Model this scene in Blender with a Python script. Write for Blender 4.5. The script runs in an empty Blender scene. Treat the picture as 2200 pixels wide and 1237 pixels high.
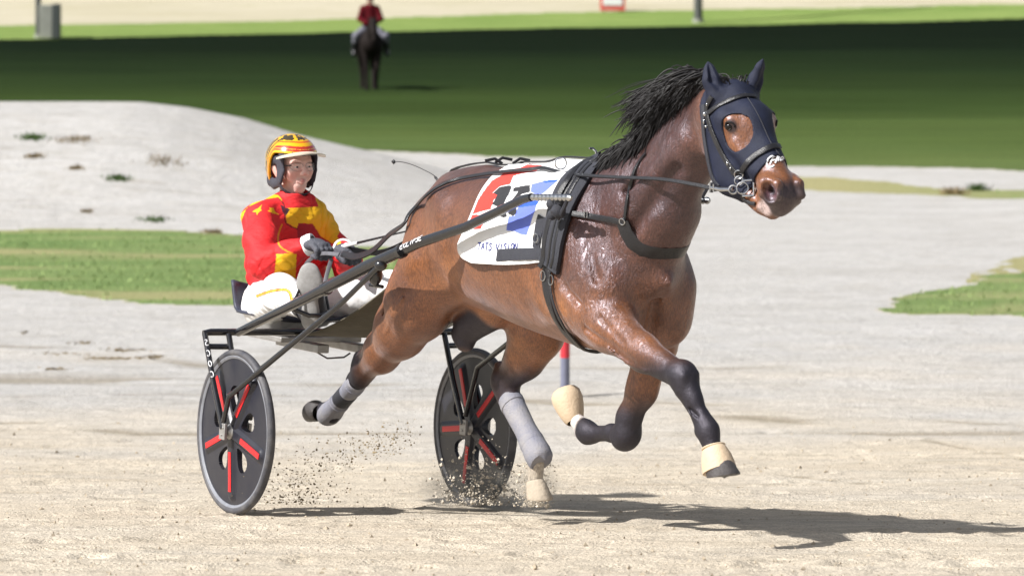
import bpy, bmesh, math, random
import numpy as np
import openvdb as vdb
from mathutils import Vector, Matrix
from mathutils.bvhtree import BVHTree

SC = bpy.context.scene
COL = SC.collection
random.seed(7)
RNG = np.random.default_rng(7)

# ------------------------------------------------------------ camera
FPX, HOR, CZ = 7800.0, -105.0, 2.4          # focal length in photo pixels, horizon row, eye height
cam_d = bpy.data.cameras.new("camera")
cam = bpy.data.objects.new("camera", cam_d)
COL.objects.link(cam)
cam.location = (0, 0, CZ)
cam.rotation_euler = (math.radians(90), 0, 0)
cam_d.sensor_width = 36.0
cam_d.lens = FPX / 2200 * 36.0
cam_d.shift_y = -(618.5 - HOR) / 2200
cam_d.clip_start, cam_d.clip_end = 0.5, 6000
cam_d.dof.use_dof = True
cam_d.dof.focus_distance = 14.4
cam_d.dof.aperture_fstop = 4.8
SC.camera = cam

# ------------------------------------------------------------ light
SUN_EL, SUN_AZ = math.radians(44), math.radians(26)   # from the left, a little behind the camera
to_sun = Vector((-math.cos(SUN_AZ) * math.cos(SUN_EL), -math.sin(SUN_AZ) * math.cos(SUN_EL), math.sin(SUN_EL)))
sun_d = bpy.data.lights.new("sun", 'SUN')
sun_d.energy = 4.7
sun_d.angle = math.radians(1.0)
sun_d.color = (1.0, 0.975, 0.945)
sun = bpy.data.objects.new("sun", sun_d)
sun.rotation_euler = to_sun.to_track_quat('Z', 'Y').to_euler()
sun.location = (-20, -8, 25)
COL.objects.link(sun)

wd = bpy.data.worlds.new("World")
SC.world = wd
wd.use_nodes = True
wn = wd.node_tree
wn.nodes.clear()
w_out = wn.nodes.new('ShaderNodeOutputWorld')
w_bg = wn.nodes.new('ShaderNodeBackground')
w_sky = wn.nodes.new('ShaderNodeTexSky')
w_sky.sky_type = 'NISHITA'
w_sky.sun_disc = False
w_sky.sun_elevation = SUN_EL
w_sky.sun_rotation = math.atan2(to_sun.x, to_sun.y)
w_sky.air_density = 1.0
w_sky.dust_density = 2.0
w_hs = wn.nodes.new('ShaderNodeHueSaturation')
w_hs.inputs['Saturation'].default_value = 0.45
wn.links.new(w_sky.outputs[0], w_hs.inputs['Color'])
wn.links.new(w_hs.outputs[0], w_bg.inputs[0])
w_bg.inputs[1].default_value = 0.075
wn.links.new(w_bg.outputs[0], w_out.inputs[0])

vs = SC.view_settings
vs.view_transform = 'Standard'
vs.look = 'None'
vs.exposure = 0.64
vs.gamma = 1.0
vs.use_curve_mapping = False
SC.cycles.max_bounces = 6
SC.cycles.transparent_max_bounces = 12

# ------------------------------------------------------------ frames
# sulky and horse share one heading; local coordinates (f, r, u): metres ahead of the axle, to the right side, height
FX, FY, RX, RY, OX, OY = .513, -.858, -.858, -.513, -.664, 15.6
def W(f, r, u):
    return Vector((OX + f * FX + r * RX, OY + f * FY + r * RY, u))
def Wn(a):
    a = np.asarray(a, float)
    return np.stack([OX + a[:, 0] * FX + a[:, 1] * RX, OY + a[:, 0] * FY + a[:, 1] * RY, a[:, 2]], 1)
def H(px, py, r):                             # local point in the plane r = const. seen at a photo pixel
    k = (px - 1100) / FPX
    f = (k * (OY + r * RY) - OX - r * RX) / (FX - k * FY)
    return (f, r, CZ - (py - HOR) / FPX * (OY + f * FY + r * RY))
def PX(p):
    return 1100 + FPX * p[0] / p[1], HOR + FPX * (CZ - p[2]) / p[1]
def P(px, py, Y):
    return Vector(((px - 1100) / FPX * Y, Y, CZ - (py - HOR) / FPX * Y))

# ------------------------------------------------------------ object helpers
def tag(o, label=None, cat=None, group=None, kind=None):
    if label: o['label'] = label
    if cat: o['category'] = cat
    if group: o['group'] = group
    if kind: o['kind'] = kind
    return o
def empty(name, loc, label, cat, group=None):
    o = bpy.data.objects.new(name, None)
    o.empty_display_size = 0.1
    o.location = loc
    COL.objects.link(o)
    return tag(o, label, cat, group)
def mesh_obj(name, verts, faces, mat, parent=None, smooth=True, cols=None):
    me = bpy.data.meshes.new(name)
    me.from_pydata([tuple(v) for v in verts], [], [tuple(f) for f in faces])
    if smooth:
        me.polygons.foreach_set('use_smooth', [True] * len(me.polygons))
    if cols is not None:
        ca = me.color_attributes.new('col', 'FLOAT_COLOR', 'POINT')
        c4 = np.ones((len(verts), 4), np.float32)
        c4[:, :np.asarray(cols).shape[1]] = cols
        ca.data.foreach_set('color', c4.ravel())
    me.update()
    o = bpy.data.objects.new(name, me)
    COL.objects.link(o)
    for m in (mat if isinstance(mat, (list, tuple)) else [mat]):
        me.materials.append(m)
    if parent is not None:
        o.parent = parent
        o.matrix_parent_inverse = Matrix.Translation(-parent.location)
    return o

class MB:
    """collects tubes, boxes, ribbons in world space; build() links them as ONE mesh"""
    def __init__(self): self.v, self.f, self.mi = [], [], []
    def add(self, vs_, fs, mi=0):
        b = len(self.v)
        self.v += [tuple(v) for v in vs_]
        self.f += [tuple(i + b for i in q) for q in fs]
        self.mi += [mi] * len(fs)
    def tube(self, pts, rad, n=10, cap=True, mi=0, flat=1.0, up=None):
        pts = [Vector(p) for p in pts]
        m = len(pts)
        rad = rad if isinstance(rad, (list, tuple)) else [rad] * m
        rings, prev = [], None
        for i, p in enumerate(pts):
            t = (pts[min(i + 1, m - 1)] - pts[max(i - 1, 0)])
            t = t.normalized() if t.length > 1e-9 else Vector((0, 0, 1))
            if prev is None:
                a = Vector(up) if up is not None else (Vector((0, 0, 1)) if abs(t.z) < .9 else Vector((1, 0, 0)))
                prev = (a - t * a.dot(t)).normalized()
            else:
                q = prev - t * prev.dot(t)
                prev = q.normalized() if q.length > 1e-6 else prev
            b = t.cross(prev)
            rings.append([p + (prev * math.cos(k * 2 * math.pi / n) * rad[i] + b * math.sin(k * 2 * math.pi / n) * rad[i] * flat) for k in range(n)])
        vs_ = [v for rg in rings for v in rg]
        fs = [(i * n + k, i * n + (k + 1) % n, (i + 1) * n + (k + 1) % n, (i + 1) * n + k) for i in range(m - 1) for k in range(n)]
        if cap:
            fs += [tuple(reversed(range(n))), tuple(range((m - 1) * n, m * n))]
        self.add(vs_, fs, mi)
        return self
    def box(self, c, ax, hs, mi=0):
        c = Vector(c); ax = [Vector(a).normalized() for a in ax]
        vs_ = [c + ax[0] * hs[0] * x + ax[1] * hs[1] * y + ax[2] * hs[2] * z for x in (-1, 1) for y in (-1, 1) for z in (-1, 1)]
        self.add(vs_, [(0, 1, 3, 2), (4, 6, 7, 5), (0, 4, 5, 1), (2, 3, 7, 6), (0, 2, 6, 4), (1, 5, 7, 3)], mi)
        return self
    def strap(self, pts, nrm, w, th=.004, mi=0):
        """flat band along pts with surface normals nrm, width w (number or list), real thickness"""
        pts = [Vector(p) for p in pts]; nrm = [Vector(n).normalized() for n in nrm]
        m = len(pts)
        w = w if isinstance(w, (list, tuple)) else [w] * m
        vs_ = []
        for i, p in enumerate(pts):
            t = (pts[min(i + 1, m - 1)] - pts[max(i - 1, 0)]).normalized()
            b = t.cross(nrm[i]).normalized()
            n = b.cross(t).normalized()
            if n.dot(nrm[i]) < 0: n = -n
            for sb, sn in ((-1, -1), (-1, .6), (-.8, 1), (.8, 1), (1, .6), (1, -1)):
                vs_.append(p + b * sb * w[i] / 2 + n * sn * th / 2)
        k = 6
        fs = [(i * k + j, i * k + (j + 1) % k, (i + 1) * k + (j + 1) % k, (i + 1) * k + j) for i in range(m - 1) for j in range(k)]
        fs += [tuple(reversed(range(k))), tuple(range((m - 1) * k, m * k))]
        self.add(vs_, fs, mi)
        return self
    def torus(self, c, nrm, R_, r_, n=24, k=8, mi=0, sx=1.0, upv=None):
        c = Vector(c); nrm = Vector(nrm).normalized()
        a = Vector(upv) if upv is not None else (Vector((0, 0, 1)) if abs(nrm.z) < .9 else Vector((1, 0, 0)))
        a = (a - nrm * a.dot(nrm)).normalized(); b = nrm.cross(a)
        vs_ = []
        for i in range(n):
            q = i * 2 * math.pi / n
            d = a * math.cos(q) + b * math.sin(q) * sx
            for j in range(k):
                z = j * 2 * math.pi / k
                vs_.append(c + d * (R_ + r_ * math.cos(z)) + nrm * r_ * math.sin(z))
        fs = [(i * k + j, ((i + 1) % n) * k + j, ((i + 1) % n) * k + (j + 1) % k, i * k + (j + 1) % k) for i in range(n) for j in range(k)]
        self.add(vs_, fs, mi)
        return self
    def ball(self, c, rad, n=12, m=8, mi=0, ax=None, jit=0):
        c = Vector(c)
        if not isinstance(rad, (list, tuple)): rad = (rad,) * 3
        ax = ax or (Vector((1, 0, 0)), Vector((0, 1, 0)), Vector((0, 0, 1)))
        ax = [Vector(a).normalized() for a in ax]
        vs_ = []
        for i in range(m + 1):
            th = math.pi * i / m
            for k in range(n):
                q = 2 * math.pi * k / n
                j = 1 + (random.uniform(-jit, jit) if jit else 0)
                vs_.append(c + ax[0] * (rad[0] * math.sin(th) * math.cos(q) * j) + ax[1] * (rad[1] * math.sin(th) * math.sin(q) * j) + ax[2] * (rad[2] * math.cos(th) * j))
        fs = [(i * n + k, (i + 1) * n + k, (i + 1) * n + (k + 1) % n, i * n + (k + 1) % n) for i in range(m) for k in range(n)]
        self.add(vs_, fs, mi)
        return self
    def parts(self):
        par = list(range(len(self.v)))
        def find(a):
            while par[a] != a:
                par[a] = par[par[a]]; a = par[a]
            return a
        for f in self.f:
            for q in f[1:]:
                a, b = find(f[0]), find(q)
                if a != b: par[b] = a
        out = {}
        for f in self.f:
            m = out.setdefault(find(f[0]), (MB(), {}))
            mb, ix = m
            for q in f:
                if q not in ix: ix[q] = len(mb.v); mb.v.append(self.v[q])
            mb.f.append(tuple(ix[q] for q in f)); mb.mi.append(0)
        return [m[0] for m in out.values()]
    def build(self, name, mat, parent=None, smooth=True, bevel=0, split=False):
        if split:                                  # every loose piece becomes an object of its own
            return [mb.build(name, mat, parent, smooth, bevel) for mb in self.parts()]
        o = mesh_obj(name, self.v, self.f, mat, parent, smooth)
        o.data.polygons.foreach_set('material_index', self.mi)
        if smooth:
            o.data.set_sharp_from_angle(angle=math.radians(40))
        if bevel:
            bm = bmesh.new(); bm.from_mesh(o.data)
            bmesh.ops.remove_doubles(bm, verts=bm.verts, dist=1e-5)
            bmesh.ops.bevel(bm, geom=[e for e in bm.edges if e.calc_face_angle(0) > .6], offset=bevel, segments=2, affect='EDGES', profile=.5)
            bm.to_mesh(o.data); bm.free()
        return o

# ------------------------------------------------------------ materials
def nt_new(name):
    m = bpy.data.materials.new(name)
    m.use_nodes = True
    nt = m.node_tree
    return m, nt, nt.nodes['Principled BSDF']
def N(nt, t, **kw):
    n = nt.nodes.new(t)
    for k, v in kw.items():
        if k.startswith('i_'):
            n.inputs[k[2:].replace('_', ' ')].default_value = v
        else:
            setattr(n, k, v)
    return n
def mat(name, col, rough=.6, metal=0.0, spec=.5, bump=0.0, bscale=60, var=0.0, vscale=12, vcol=False, coat=0.0, sheen=0.0, stretch=None, varcol=None):
    m, nt, b = nt_new(name)
    L = nt.links.new
    b.inputs['Roughness'].default_value = rough
    b.inputs['Metallic'].default_value = metal
    b.inputs['Specular IOR Level'].default_value = spec
    b.inputs['Coat Weight'].default_value = coat
    b.inputs['Sheen Weight'].default_value = sheen
    tc = N(nt, 'ShaderNodeTexCoord')
    src = tc.outputs['Object']
    if stretch:
        mp = N(nt, 'ShaderNodeMapping'); mp.inputs['Scale'].default_value = stretch
        L(src, mp.inputs[0]); src = mp.outputs[0]
    if vcol:
        at = N(nt, 'ShaderNodeVertexColor', layer_name='col'); c_out = at.outputs[0]
    else:
        rg = N(nt, 'ShaderNodeRGB'); rg.outputs[0].default_value = (*col, 1); c_out = rg.outputs[0]
    if var > 0:
        no = N(nt, 'ShaderNodeTexNoise', i_Scale=vscale, i_Detail=5.0, i_Roughness=.6)
        L(src, no.inputs['Vector'])
        mr = N(nt, 'ShaderNodeMapRange'); mr.inputs[1].default_value = .35; mr.inputs[2].default_value = .7
        L(no.outputs[0], mr.inputs[0])
        mx = N(nt, 'ShaderNodeMix', data_type='RGBA', blend_type='MIX' if varcol else 'MULTIPLY')
        L(c_out, mx.inputs[6])
        mx.inputs[7].default_value = (*(varcol or (.45, .43, .4)), 1)
        mm = N(nt, 'ShaderNodeMath', operation='MULTIPLY'); mm.inputs[1].default_value = var
        L(mr.outputs[0], mm.inputs[0]); L(mm.outputs[0], mx.inputs[0])
        c_out = mx.outputs[2]
    L(c_out, b.inputs['Base Color'])
    if bump > 0:
        nb = N(nt, 'ShaderNodeTexNoise', i_Scale=bscale, i_Detail=4.0)
        L(src, nb.inputs['Vector'])
        bp = N(nt, 'ShaderNodeBump', i_Strength=bump, i_Distance=.01)
        L(nb.outputs[0], bp.inputs['Height']); L(bp.outputs[0], b.inputs['Normal'])
    return m

# ------------------------------------------------------------ signed-distance modelling (numpy grid -> one continuous mesh)
def smooth01(x):
    x = np.clip(x, 0, 1)
    return x * x * (3 - 2 * x)
class Field:
    def __init__(self, lo, hi, vox):
        self.lo = np.array(lo, float); self.vox = vox
        self.n = np.ceil((np.array(hi) - self.lo) / vox).astype(int) + 1
        self.D = np.full(self.n, .25, np.float32)
        self.ax = [(self.lo[i] + np.arange(self.n[i]) * vox).astype(np.float32) for i in range(3)]
    def sub(self, lo, hi):
        i0 = np.clip(np.floor((np.array(lo) - self.lo) / self.vox).astype(int), 0, self.n)
        i1 = np.clip(np.ceil((np.array(hi) - self.lo) / self.vox).astype(int) + 1, 0, self.n)
        sl = tuple(slice(a, b) for a, b in zip(i0, i1))
        x = self.ax[0][sl[0]][:, None, None]; y = self.ax[1][sl[1]][None, :, None]; z = self.ax[2][sl[2]][None, None, :]
        return sl, x, y, z
    def union(self, sl, d, k):
        A = self.D[sl]
        if k > 0:
            h = np.maximum(k - np.abs(A - d), 0) / k
            self.D[sl] = np.minimum(A, d) - h * h * k * .25
        else:
            self.D[sl] = np.minimum(A, d)
    def carve(self, sl, d, k):
        A = self.D[sl]
        h = np.maximum(k - np.abs(A + d), 0) / max(k, 1e-6)
        self.D[sl] = np.maximum(A, -d) + h * h * k * .25
    def cone_d(self, a, b, ra, rb, w=(1, 1, 1), m=.06):
        w = np.array(w, float); a = np.array(a, float); b = np.array(b, float)
        R_ = max(ra, rb) * w.max() + m
        lo = np.minimum(a, b) - R_; hi = np.maximum(a, b) + R_
        sl, x, y, z = self.sub(lo, hi)
        x, y, z = x / w[0], y / w[1], z / w[2]
        A = a / w; B = b / w; ba = B - A; bb = max(float(ba @ ba), 1e-9)
        t = np.clip(((x - A[0]) * ba[0] + (y - A[1]) * ba[1] + (z - A[2]) * ba[2]) / bb, 0, 1)
        d = np.sqrt((x - A[0] - t * ba[0]) ** 2 + (y - A[1] - t * ba[1]) ** 2 + (z - A[2] - t * ba[2]) ** 2) - (ra + (rb - ra) * t)
        return sl, (d * w.min()).astype(np.float32)
    def cone(self, a, b, ra, rb, k=.03, w=(1, 1, 1)):
        sl, d = self.cone_d(a, b, ra, rb, w, m=.05 + k); self.union(sl, d, k)
    def chain(self, pts, k=.03, w=(1, 1, 1)):
        for (a, ra), (b, rb) in zip(pts[:-1], pts[1:]):
            self.cone(a, b, ra, rb, k, w)
    def cut(self, a, b, ra, rb, k=.015, w=(1, 1, 1)):
        sl, d = self.cone_d(a, b, ra, rb, w, m=.03 + k); self.carve(sl, d, k)
    def value(self, p):
        q = (np.asarray(p) - self.lo) / self.vox
        i = np.clip(np.floor(q).astype(int), 0, self.n - 2); t = q - i
        out = 0
        for dx in (0, 1):
            for dy in (0, 1):
                for dz in (0, 1):
                    wgt = (t[:, 0] if dx else 1 - t[:, 0]) * (t[:, 1] if dy else 1 - t[:, 1]) * (t[:, 2] if dz else 1 - t[:, 2])
                    out = out + wgt * self.D[i[:, 0] + dx, i[:, 1] + dy, i[:, 2] + dz]
        return out
    def mesh(self, D=None):
        D = self.D if D is None else D
        return vdb_mesh(D, self.lo, self.vox)
def vdb_mesh(D, lo, vox):
    g = vdb.FloatGrid(.25)
    g.copyFromArray(np.ascontiguousarray(np.clip(D, -.2, .25)))
    pts, quads = g.convertToQuads(0.0)
    return np.asarray(pts, float) * vox + lo, np.asarray(quads)[:, ::-1]
M = {}
M['black'] = mat('black_leather', (.016, .016, .019), .36, spec=.5, bump=.25, bscale=240, var=.5, vscale=30)
M['white'] = mat('white_paint', (.74, .74, .76), .5)
M['cuff'] = mat('white_cuff', (.76, .76, .76), .8)

# ============================================================ TERRAIN
KN = np.array([(2, 1.36), (8, .76), (12, .36), (15.6, 0), (18, -.24), (20, -.44), (22, -.61), (24, -.75), (26, -.83), (28, -.90), (32, -.97), (36, -1.0), (42, -1.03), (48, -1.12), (55, -1.24), (61, -1.22), (66, -1.17), (76, -1.06), (87, -.92), (100, -.53), (110, -.18), (115, -.02), (118, .13), (121, .50), (125, 1.15), (130, 2.1), (136, 3.0), (145, 3.6), (170, 4.0), (3000, 4.0)])
_yy = np.linspace(2, 200, 8000); _zz = np.interp(_yy, KN[:, 0], KN[:, 1]); _k = np.hanning(81); _k /= _k.sum()
_zz = np.convolve(np.pad(_zz, 40, mode='edge'), _k, 'valid'); _zz[:300] = np.interp(_yy[:300], KN[:, 0], KN[:, 1])
MPX = [-4000, 0, 300, 400, 520, 640, 760, 850, 1000, 1300, 6000]; MB_ = [1.43, 1.42, 1.41, 1.34, 1.19, .95, .76, .62, .36, 0, 0]
def ground_z(X, Y):
    X = np.asarray(X, float); Y = np.asarray(Y, float)
    z = np.interp(Y, _yy, _zz)
    q = 1100 + FPX * X / 52.0
    b = np.interp(q, MPX, MB_)
    z = z + b * smooth01((Y - 42.5) / 9.5) * (1 - smooth01((Y - 52.3) / 6)) ** 1.0
    z = z + .30 * smooth01((Y - 42) / 5) * (1 - smooth01((Y - 47) / 7)) * smooth01((q - 1900) / 500) * .4
    # gentle unevenness, wheel ruts and hoof-worked sand
    z = z + .012 * np.sin(Y * 2.3 + .8 * np.sin(X * 1.1)) * np.sin(X * .9 + 1) * (Y > 17)
    z = z + .004 * np.sin(Y * 21 + 2.5 * np.sin(X * 2.3)) * np.sin(X * 3.1 + Y) * (Y < 40)
    return z
def ground_hit(px, row):
    ys = np.linspace(10, 160, 6000); xs = (px - 1100) / FPX * ys
    rr = HOR + FPX * (CZ - ground_z(xs, ys)) / ys
    ok = np.nonzero(rr <= row)[0]
    i = ok[0] if len(ok) else -1
    return xs[i], ys[i]
def wpoly(pl):
    return np.array([ground_hit(a, b) for a, b in pl])
def vin(X, Y, poly):
    c = np.zeros(X.shape, bool); j = len(poly) - 1
    for i in range(len(poly)):
        xi, yi = poly[i]; xj, yj = poly[j]
        cr = ((yi > Y) != (yj > Y)) & (X < (xj - xi) * (Y - yi) / (yj - yi + 1e-12) + xi)
        c ^= cr; j = i
    return c
def fbm(X, Y, s, seed, oct_=4):
    """cheap lattice noise for ragged edges"""
    out = 0; amp = 1; tot = 0
    rg = np.random.default_rng(seed); T = rg.random((256, 256))
    for o in range(oct_):
        x = X * s * 2 ** o; y = Y * s * 2 ** o; xi = np.floor(x).astype(int); yi = np.floor(y).astype(int); tx = smooth01(x - xi); ty = smooth01(y - yi)
        g = lambda a, b: T[a % 256, b % 256]
        out = out + amp * ((g(xi, yi) * (1 - tx) + g(xi + 1, yi) * tx) * (1 - ty) + (g(xi, yi + 1) * (1 - tx) + g(xi + 1, yi + 1) * tx) * ty); tot += amp; amp *= .5
    return out / tot
VERGE = wpoly([(-5000, 440), (-900, 470), (0, 488), (130, 494), (300, 500), (460, 511), (560, 514), (700, 520), (860, 528), (980, 548), (1010, 590), (940, 640), (700, 652), (540, 656), (400, 656), (250, 646), (100, 630), (0, 617), (-900, 590), (-5000, 560)])
PATCH = wpoly([(1884, 668), (1908, 650), (1960, 630), (2050, 614), (2120, 603), (2200, 585), (2700, 520), (5000, 470), (5000, 650), (2700, 678), (2300, 679), (2000, 678), (1900, 673)])
DRY = wpoly([(2040, 613), (2110, 582), (2200, 556), (2400, 500), (2700, 440), (2700, 530), (2300, 585), (2150, 606)])
STRIP = wpoly([(1560, 383), (1700, 381), (1760, 383), (1900, 394), (2000, 403), (2200, 411), (2700, 428), (2700, 446), (2200, 428), (2050, 423), (1900, 418), (1720, 408), (1560, 402)])
INX = np.array([-60, -8, -1.7, 0, 4.7, 9, 40]); 
def in_near(X): return np.interp(X, INX, [72, 67, 64.3, 63.3, 61.2, 59.6, 54])
b0 = ground_hit(0, 86); b1 = ground_hit(1100, 63); b2 = ground_hit(2199, 41)
def far_edge(X): return np.interp(X, [b0[0] - 60, b0[0], b1[0], b2[0], b2[0] + 60], [b0[1] - 20, b0[1], b1[1], b2[1], b2[1] + 14])
g0 = ground_hit(0, 56); g1 = ground_hit(1100, 31); g2 = ground_hit(2199, 10)
def far_top(X): return np.interp(X, [g0[0] - 60, g0[0], g1[0], g2[0], g2[0] + 60], [g0[1] - 15, g0[1], g1[1], g2[1], g2[1] + 10])
# rows and columns of the sheet
Yr = [3.0]
while Yr[-1] < 140: Yr.append(Yr[-1] + (.035 + .0017 * max(0, Yr[-1] - 12) if 12 < Yr[-1] < 60 else (.15 if Yr[-1] <= 12 else .16)))
Yr = np.array(Yr + [150, 165, 200, 300, 600, 1200, 2800])
cq = np.unique(np.concatenate([np.arange(-300, 2501, 9), np.linspace(-40000, -300, 40), np.linspace(2500, 40000, 40), [-1500, -1000, -700, -500, 3000, 3500, 2700]]))
GX = (cq[None, :] - 1100) / FPX * np.maximum(Yr[:, None], 14); GY = np.repeat(Yr[:, None], len(cq), 1); GZ = ground_z(GX, GY)
nzx = (fbm(GX, GY * .5, 2.2, 3) - .5); nzy = (fbm(GX * .35, GY, 1.6, 5) - .5)
wob = np.clip(GY / 40, .3, 1.2)
qx, qy = GX + nzx * .5 * wob, GY + nzy * 1.3 * wob
edge_n = (fbm(GX, GY, .6, 9) - .5)
REG = np.zeros(GX.shape, int)                          # 0 track, 1 pale sand, 2 verge grass, 3 infield, 4 far verge, 5 far bank
REG[GY > 23.5 + edge_n * 3] = 1
REG[vin(qx, qy, VERGE) | vin(qx, qy, PATCH)] = 2
REG[vin(qx, qy, STRIP)] = 2
dryp = vin(qx, qy, DRY) & (fbm(GX, GY, 3.0, 12) > .42)
REG[dryp] = 2
REG[GY > in_near(GX) + edge_n * 1.0] = 3
REG[GY > far_edge(GX) + edge_n * .3] = 4
REG[GY > far_top(GX) + edge_n * .4] = 5
dry = np.zeros(GX.shape)
def spread(mask, v): dry[mask] = v
dry += np.clip((fbm(GX * .22, GY * 1.5, 1.5, 21) - .52) * 4, 0, .75) * (REG == 2) * (GX < 1)
strip_m = vin(qx, qy, STRIP) & (REG == 2); dry[strip_m] = np.clip(.95 - (GX[strip_m] - 5.0) * .20, .35, .95)
dry[vin(qx, qy, DRY) & (REG == 2)] = .9
pm = vin(qx, qy, PATCH) & (REG == 2); dry[pm] = np.clip((fbm(GX, GY * 2, .8, 41)[pm] - .5) * 3, .05, .45)
dry += np.where(REG <= 1, np.clip((GY - 17.5 + edge_n * 14 + (fbm(GX * .35, GY * 1.2, .9, 33) - .5) * 7) / 13.0, 0, 1), 0)
damp = np.zeros(GX.shape)
rag = fbm(GX * .3, GY * 1.3, 1.9, 51, 5)
for pl, wpx in (([(-400, 735), (0, 742), (180, 752), (330, 768), (460, 792)], 26), ([(640, 815), (900, 838), (1130, 860), (1400, 878), (1700, 905), (2000, 945), (2200, 985), (2600, 1060)], 44), ([(1250, 850), (1500, 868), (1800, 885), (2200, 915), (2600, 950)], 20), ([(-400, 900), (0, 905), (300, 930)], 30), ([(1100, 1010), (1500, 1000), (1900, 1040)], 26)):
    q = wpoly(pl); yb = np.interp(GX, q[:, 0], q[:, 1]); hw_ = wpx * 1.0 * yb * yb / (FPX * np.clip(CZ - ground_z(GX * 0, yb) + .0, .8, 4)) * .45
    damp = np.maximum(damp, np.clip(1 - np.abs(GY - yb) / np.maximum(hw_, .05), 0, 1) * np.clip((rag - .50) * 9, 0, 1))
GZ = GZ - .010 * damp
for _ in range(300):                                     # hoof prints and scuffs pressed into the sand
    y0 = 11.8 + 12 * RNG.random() ** 1.4; x0 = (RNG.uniform(-150, 2350) - 1100) / FPX * y0
    i0, i1 = np.searchsorted(Yr, [y0 - .45, y0 + .45]); sx_ = RNG.uniform(.05, .11); sy_ = RNG.uniform(.07, .16); dp = RNG.uniform(.004, .014)
    xx = GX[i0:i1] - x0; yy = GY[i0:i1] - y0; q_ = np.sqrt((xx / sx_) ** 2 + (yy / sy_) ** 2)
    GZ[i0:i1] += dp * (-np.exp(-q_ ** 2 * 1.6) + .45 * np.exp(-((q_ - 1.35) / .35) ** 2) * (1 + .5 * np.sin(np.arctan2(yy, xx) + RNG.uniform(0, 6))))
def sheet(name, rid, m):
    q = REG[:-1, :-1]; idx = np.arange(GX.size).reshape(GX.shape)
    fm = q == rid
    fs = np.stack([idx[:-1, :-1][fm], idx[:-1, 1:][fm], idx[1:, 1:][fm], idx[1:, :-1][fm]], 1)
    used = np.unique(fs); mp = -np.ones(GX.size, int); mp[used] = np.arange(len(used))
    P3 = np.stack([GX.ravel(), GY.ravel(), GZ.ravel()], 1)[used]
    d_ = dry.ravel()[used]
    o = mesh_obj(name, P3, mp[fs], m, None, True, np.stack([d_, damp.ravel()[used], d_], 1))
    return tag(o, kind='structure')

def ramp(nt, src, stops):
    r = N(nt, 'ShaderNodeValToRGB'); el = r.color_ramp.elements
    while len(el) < len(stops): el.new(.5)
    for e, (p, c) in zip(el, stops): e.position = p; e.color = (*c, 1) if len(c) == 3 else c
    nt.links.new(src, r.inputs[0]); return r.outputs[0]
def noise(nt, src, scale, detail=5, rough=.6, mapping=None, dist=0):
    if mapping:
        mp = N(nt, 'ShaderNodeMapping'); mp.inputs['Scale'].default_value = mapping; nt.links.new(src, mp.inputs[0]); src = mp.outputs[0]
    n = N(nt, 'ShaderNodeTexNoise', i_Scale=scale, i_Detail=detail, i_Roughness=rough, i_Distortion=dist); nt.links.new(src, n.inputs['Vector']); return n.outputs[0]
def mixc(nt, f, a, b, mode='MIX'):
    x = N(nt, 'ShaderNodeMix', data_type='RGBA', blend_type=mode)
    for k, v in ((0, f), (6, a), (7, b)):
        if isinstance(v, (int, float)): x.inputs[k].default_value = v
        elif isinstance(v, tuple): x.inputs[k].default_value = (*v, 1)
        else: nt.links.new(v, x.inputs[k])
    return x.outputs[2]
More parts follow.
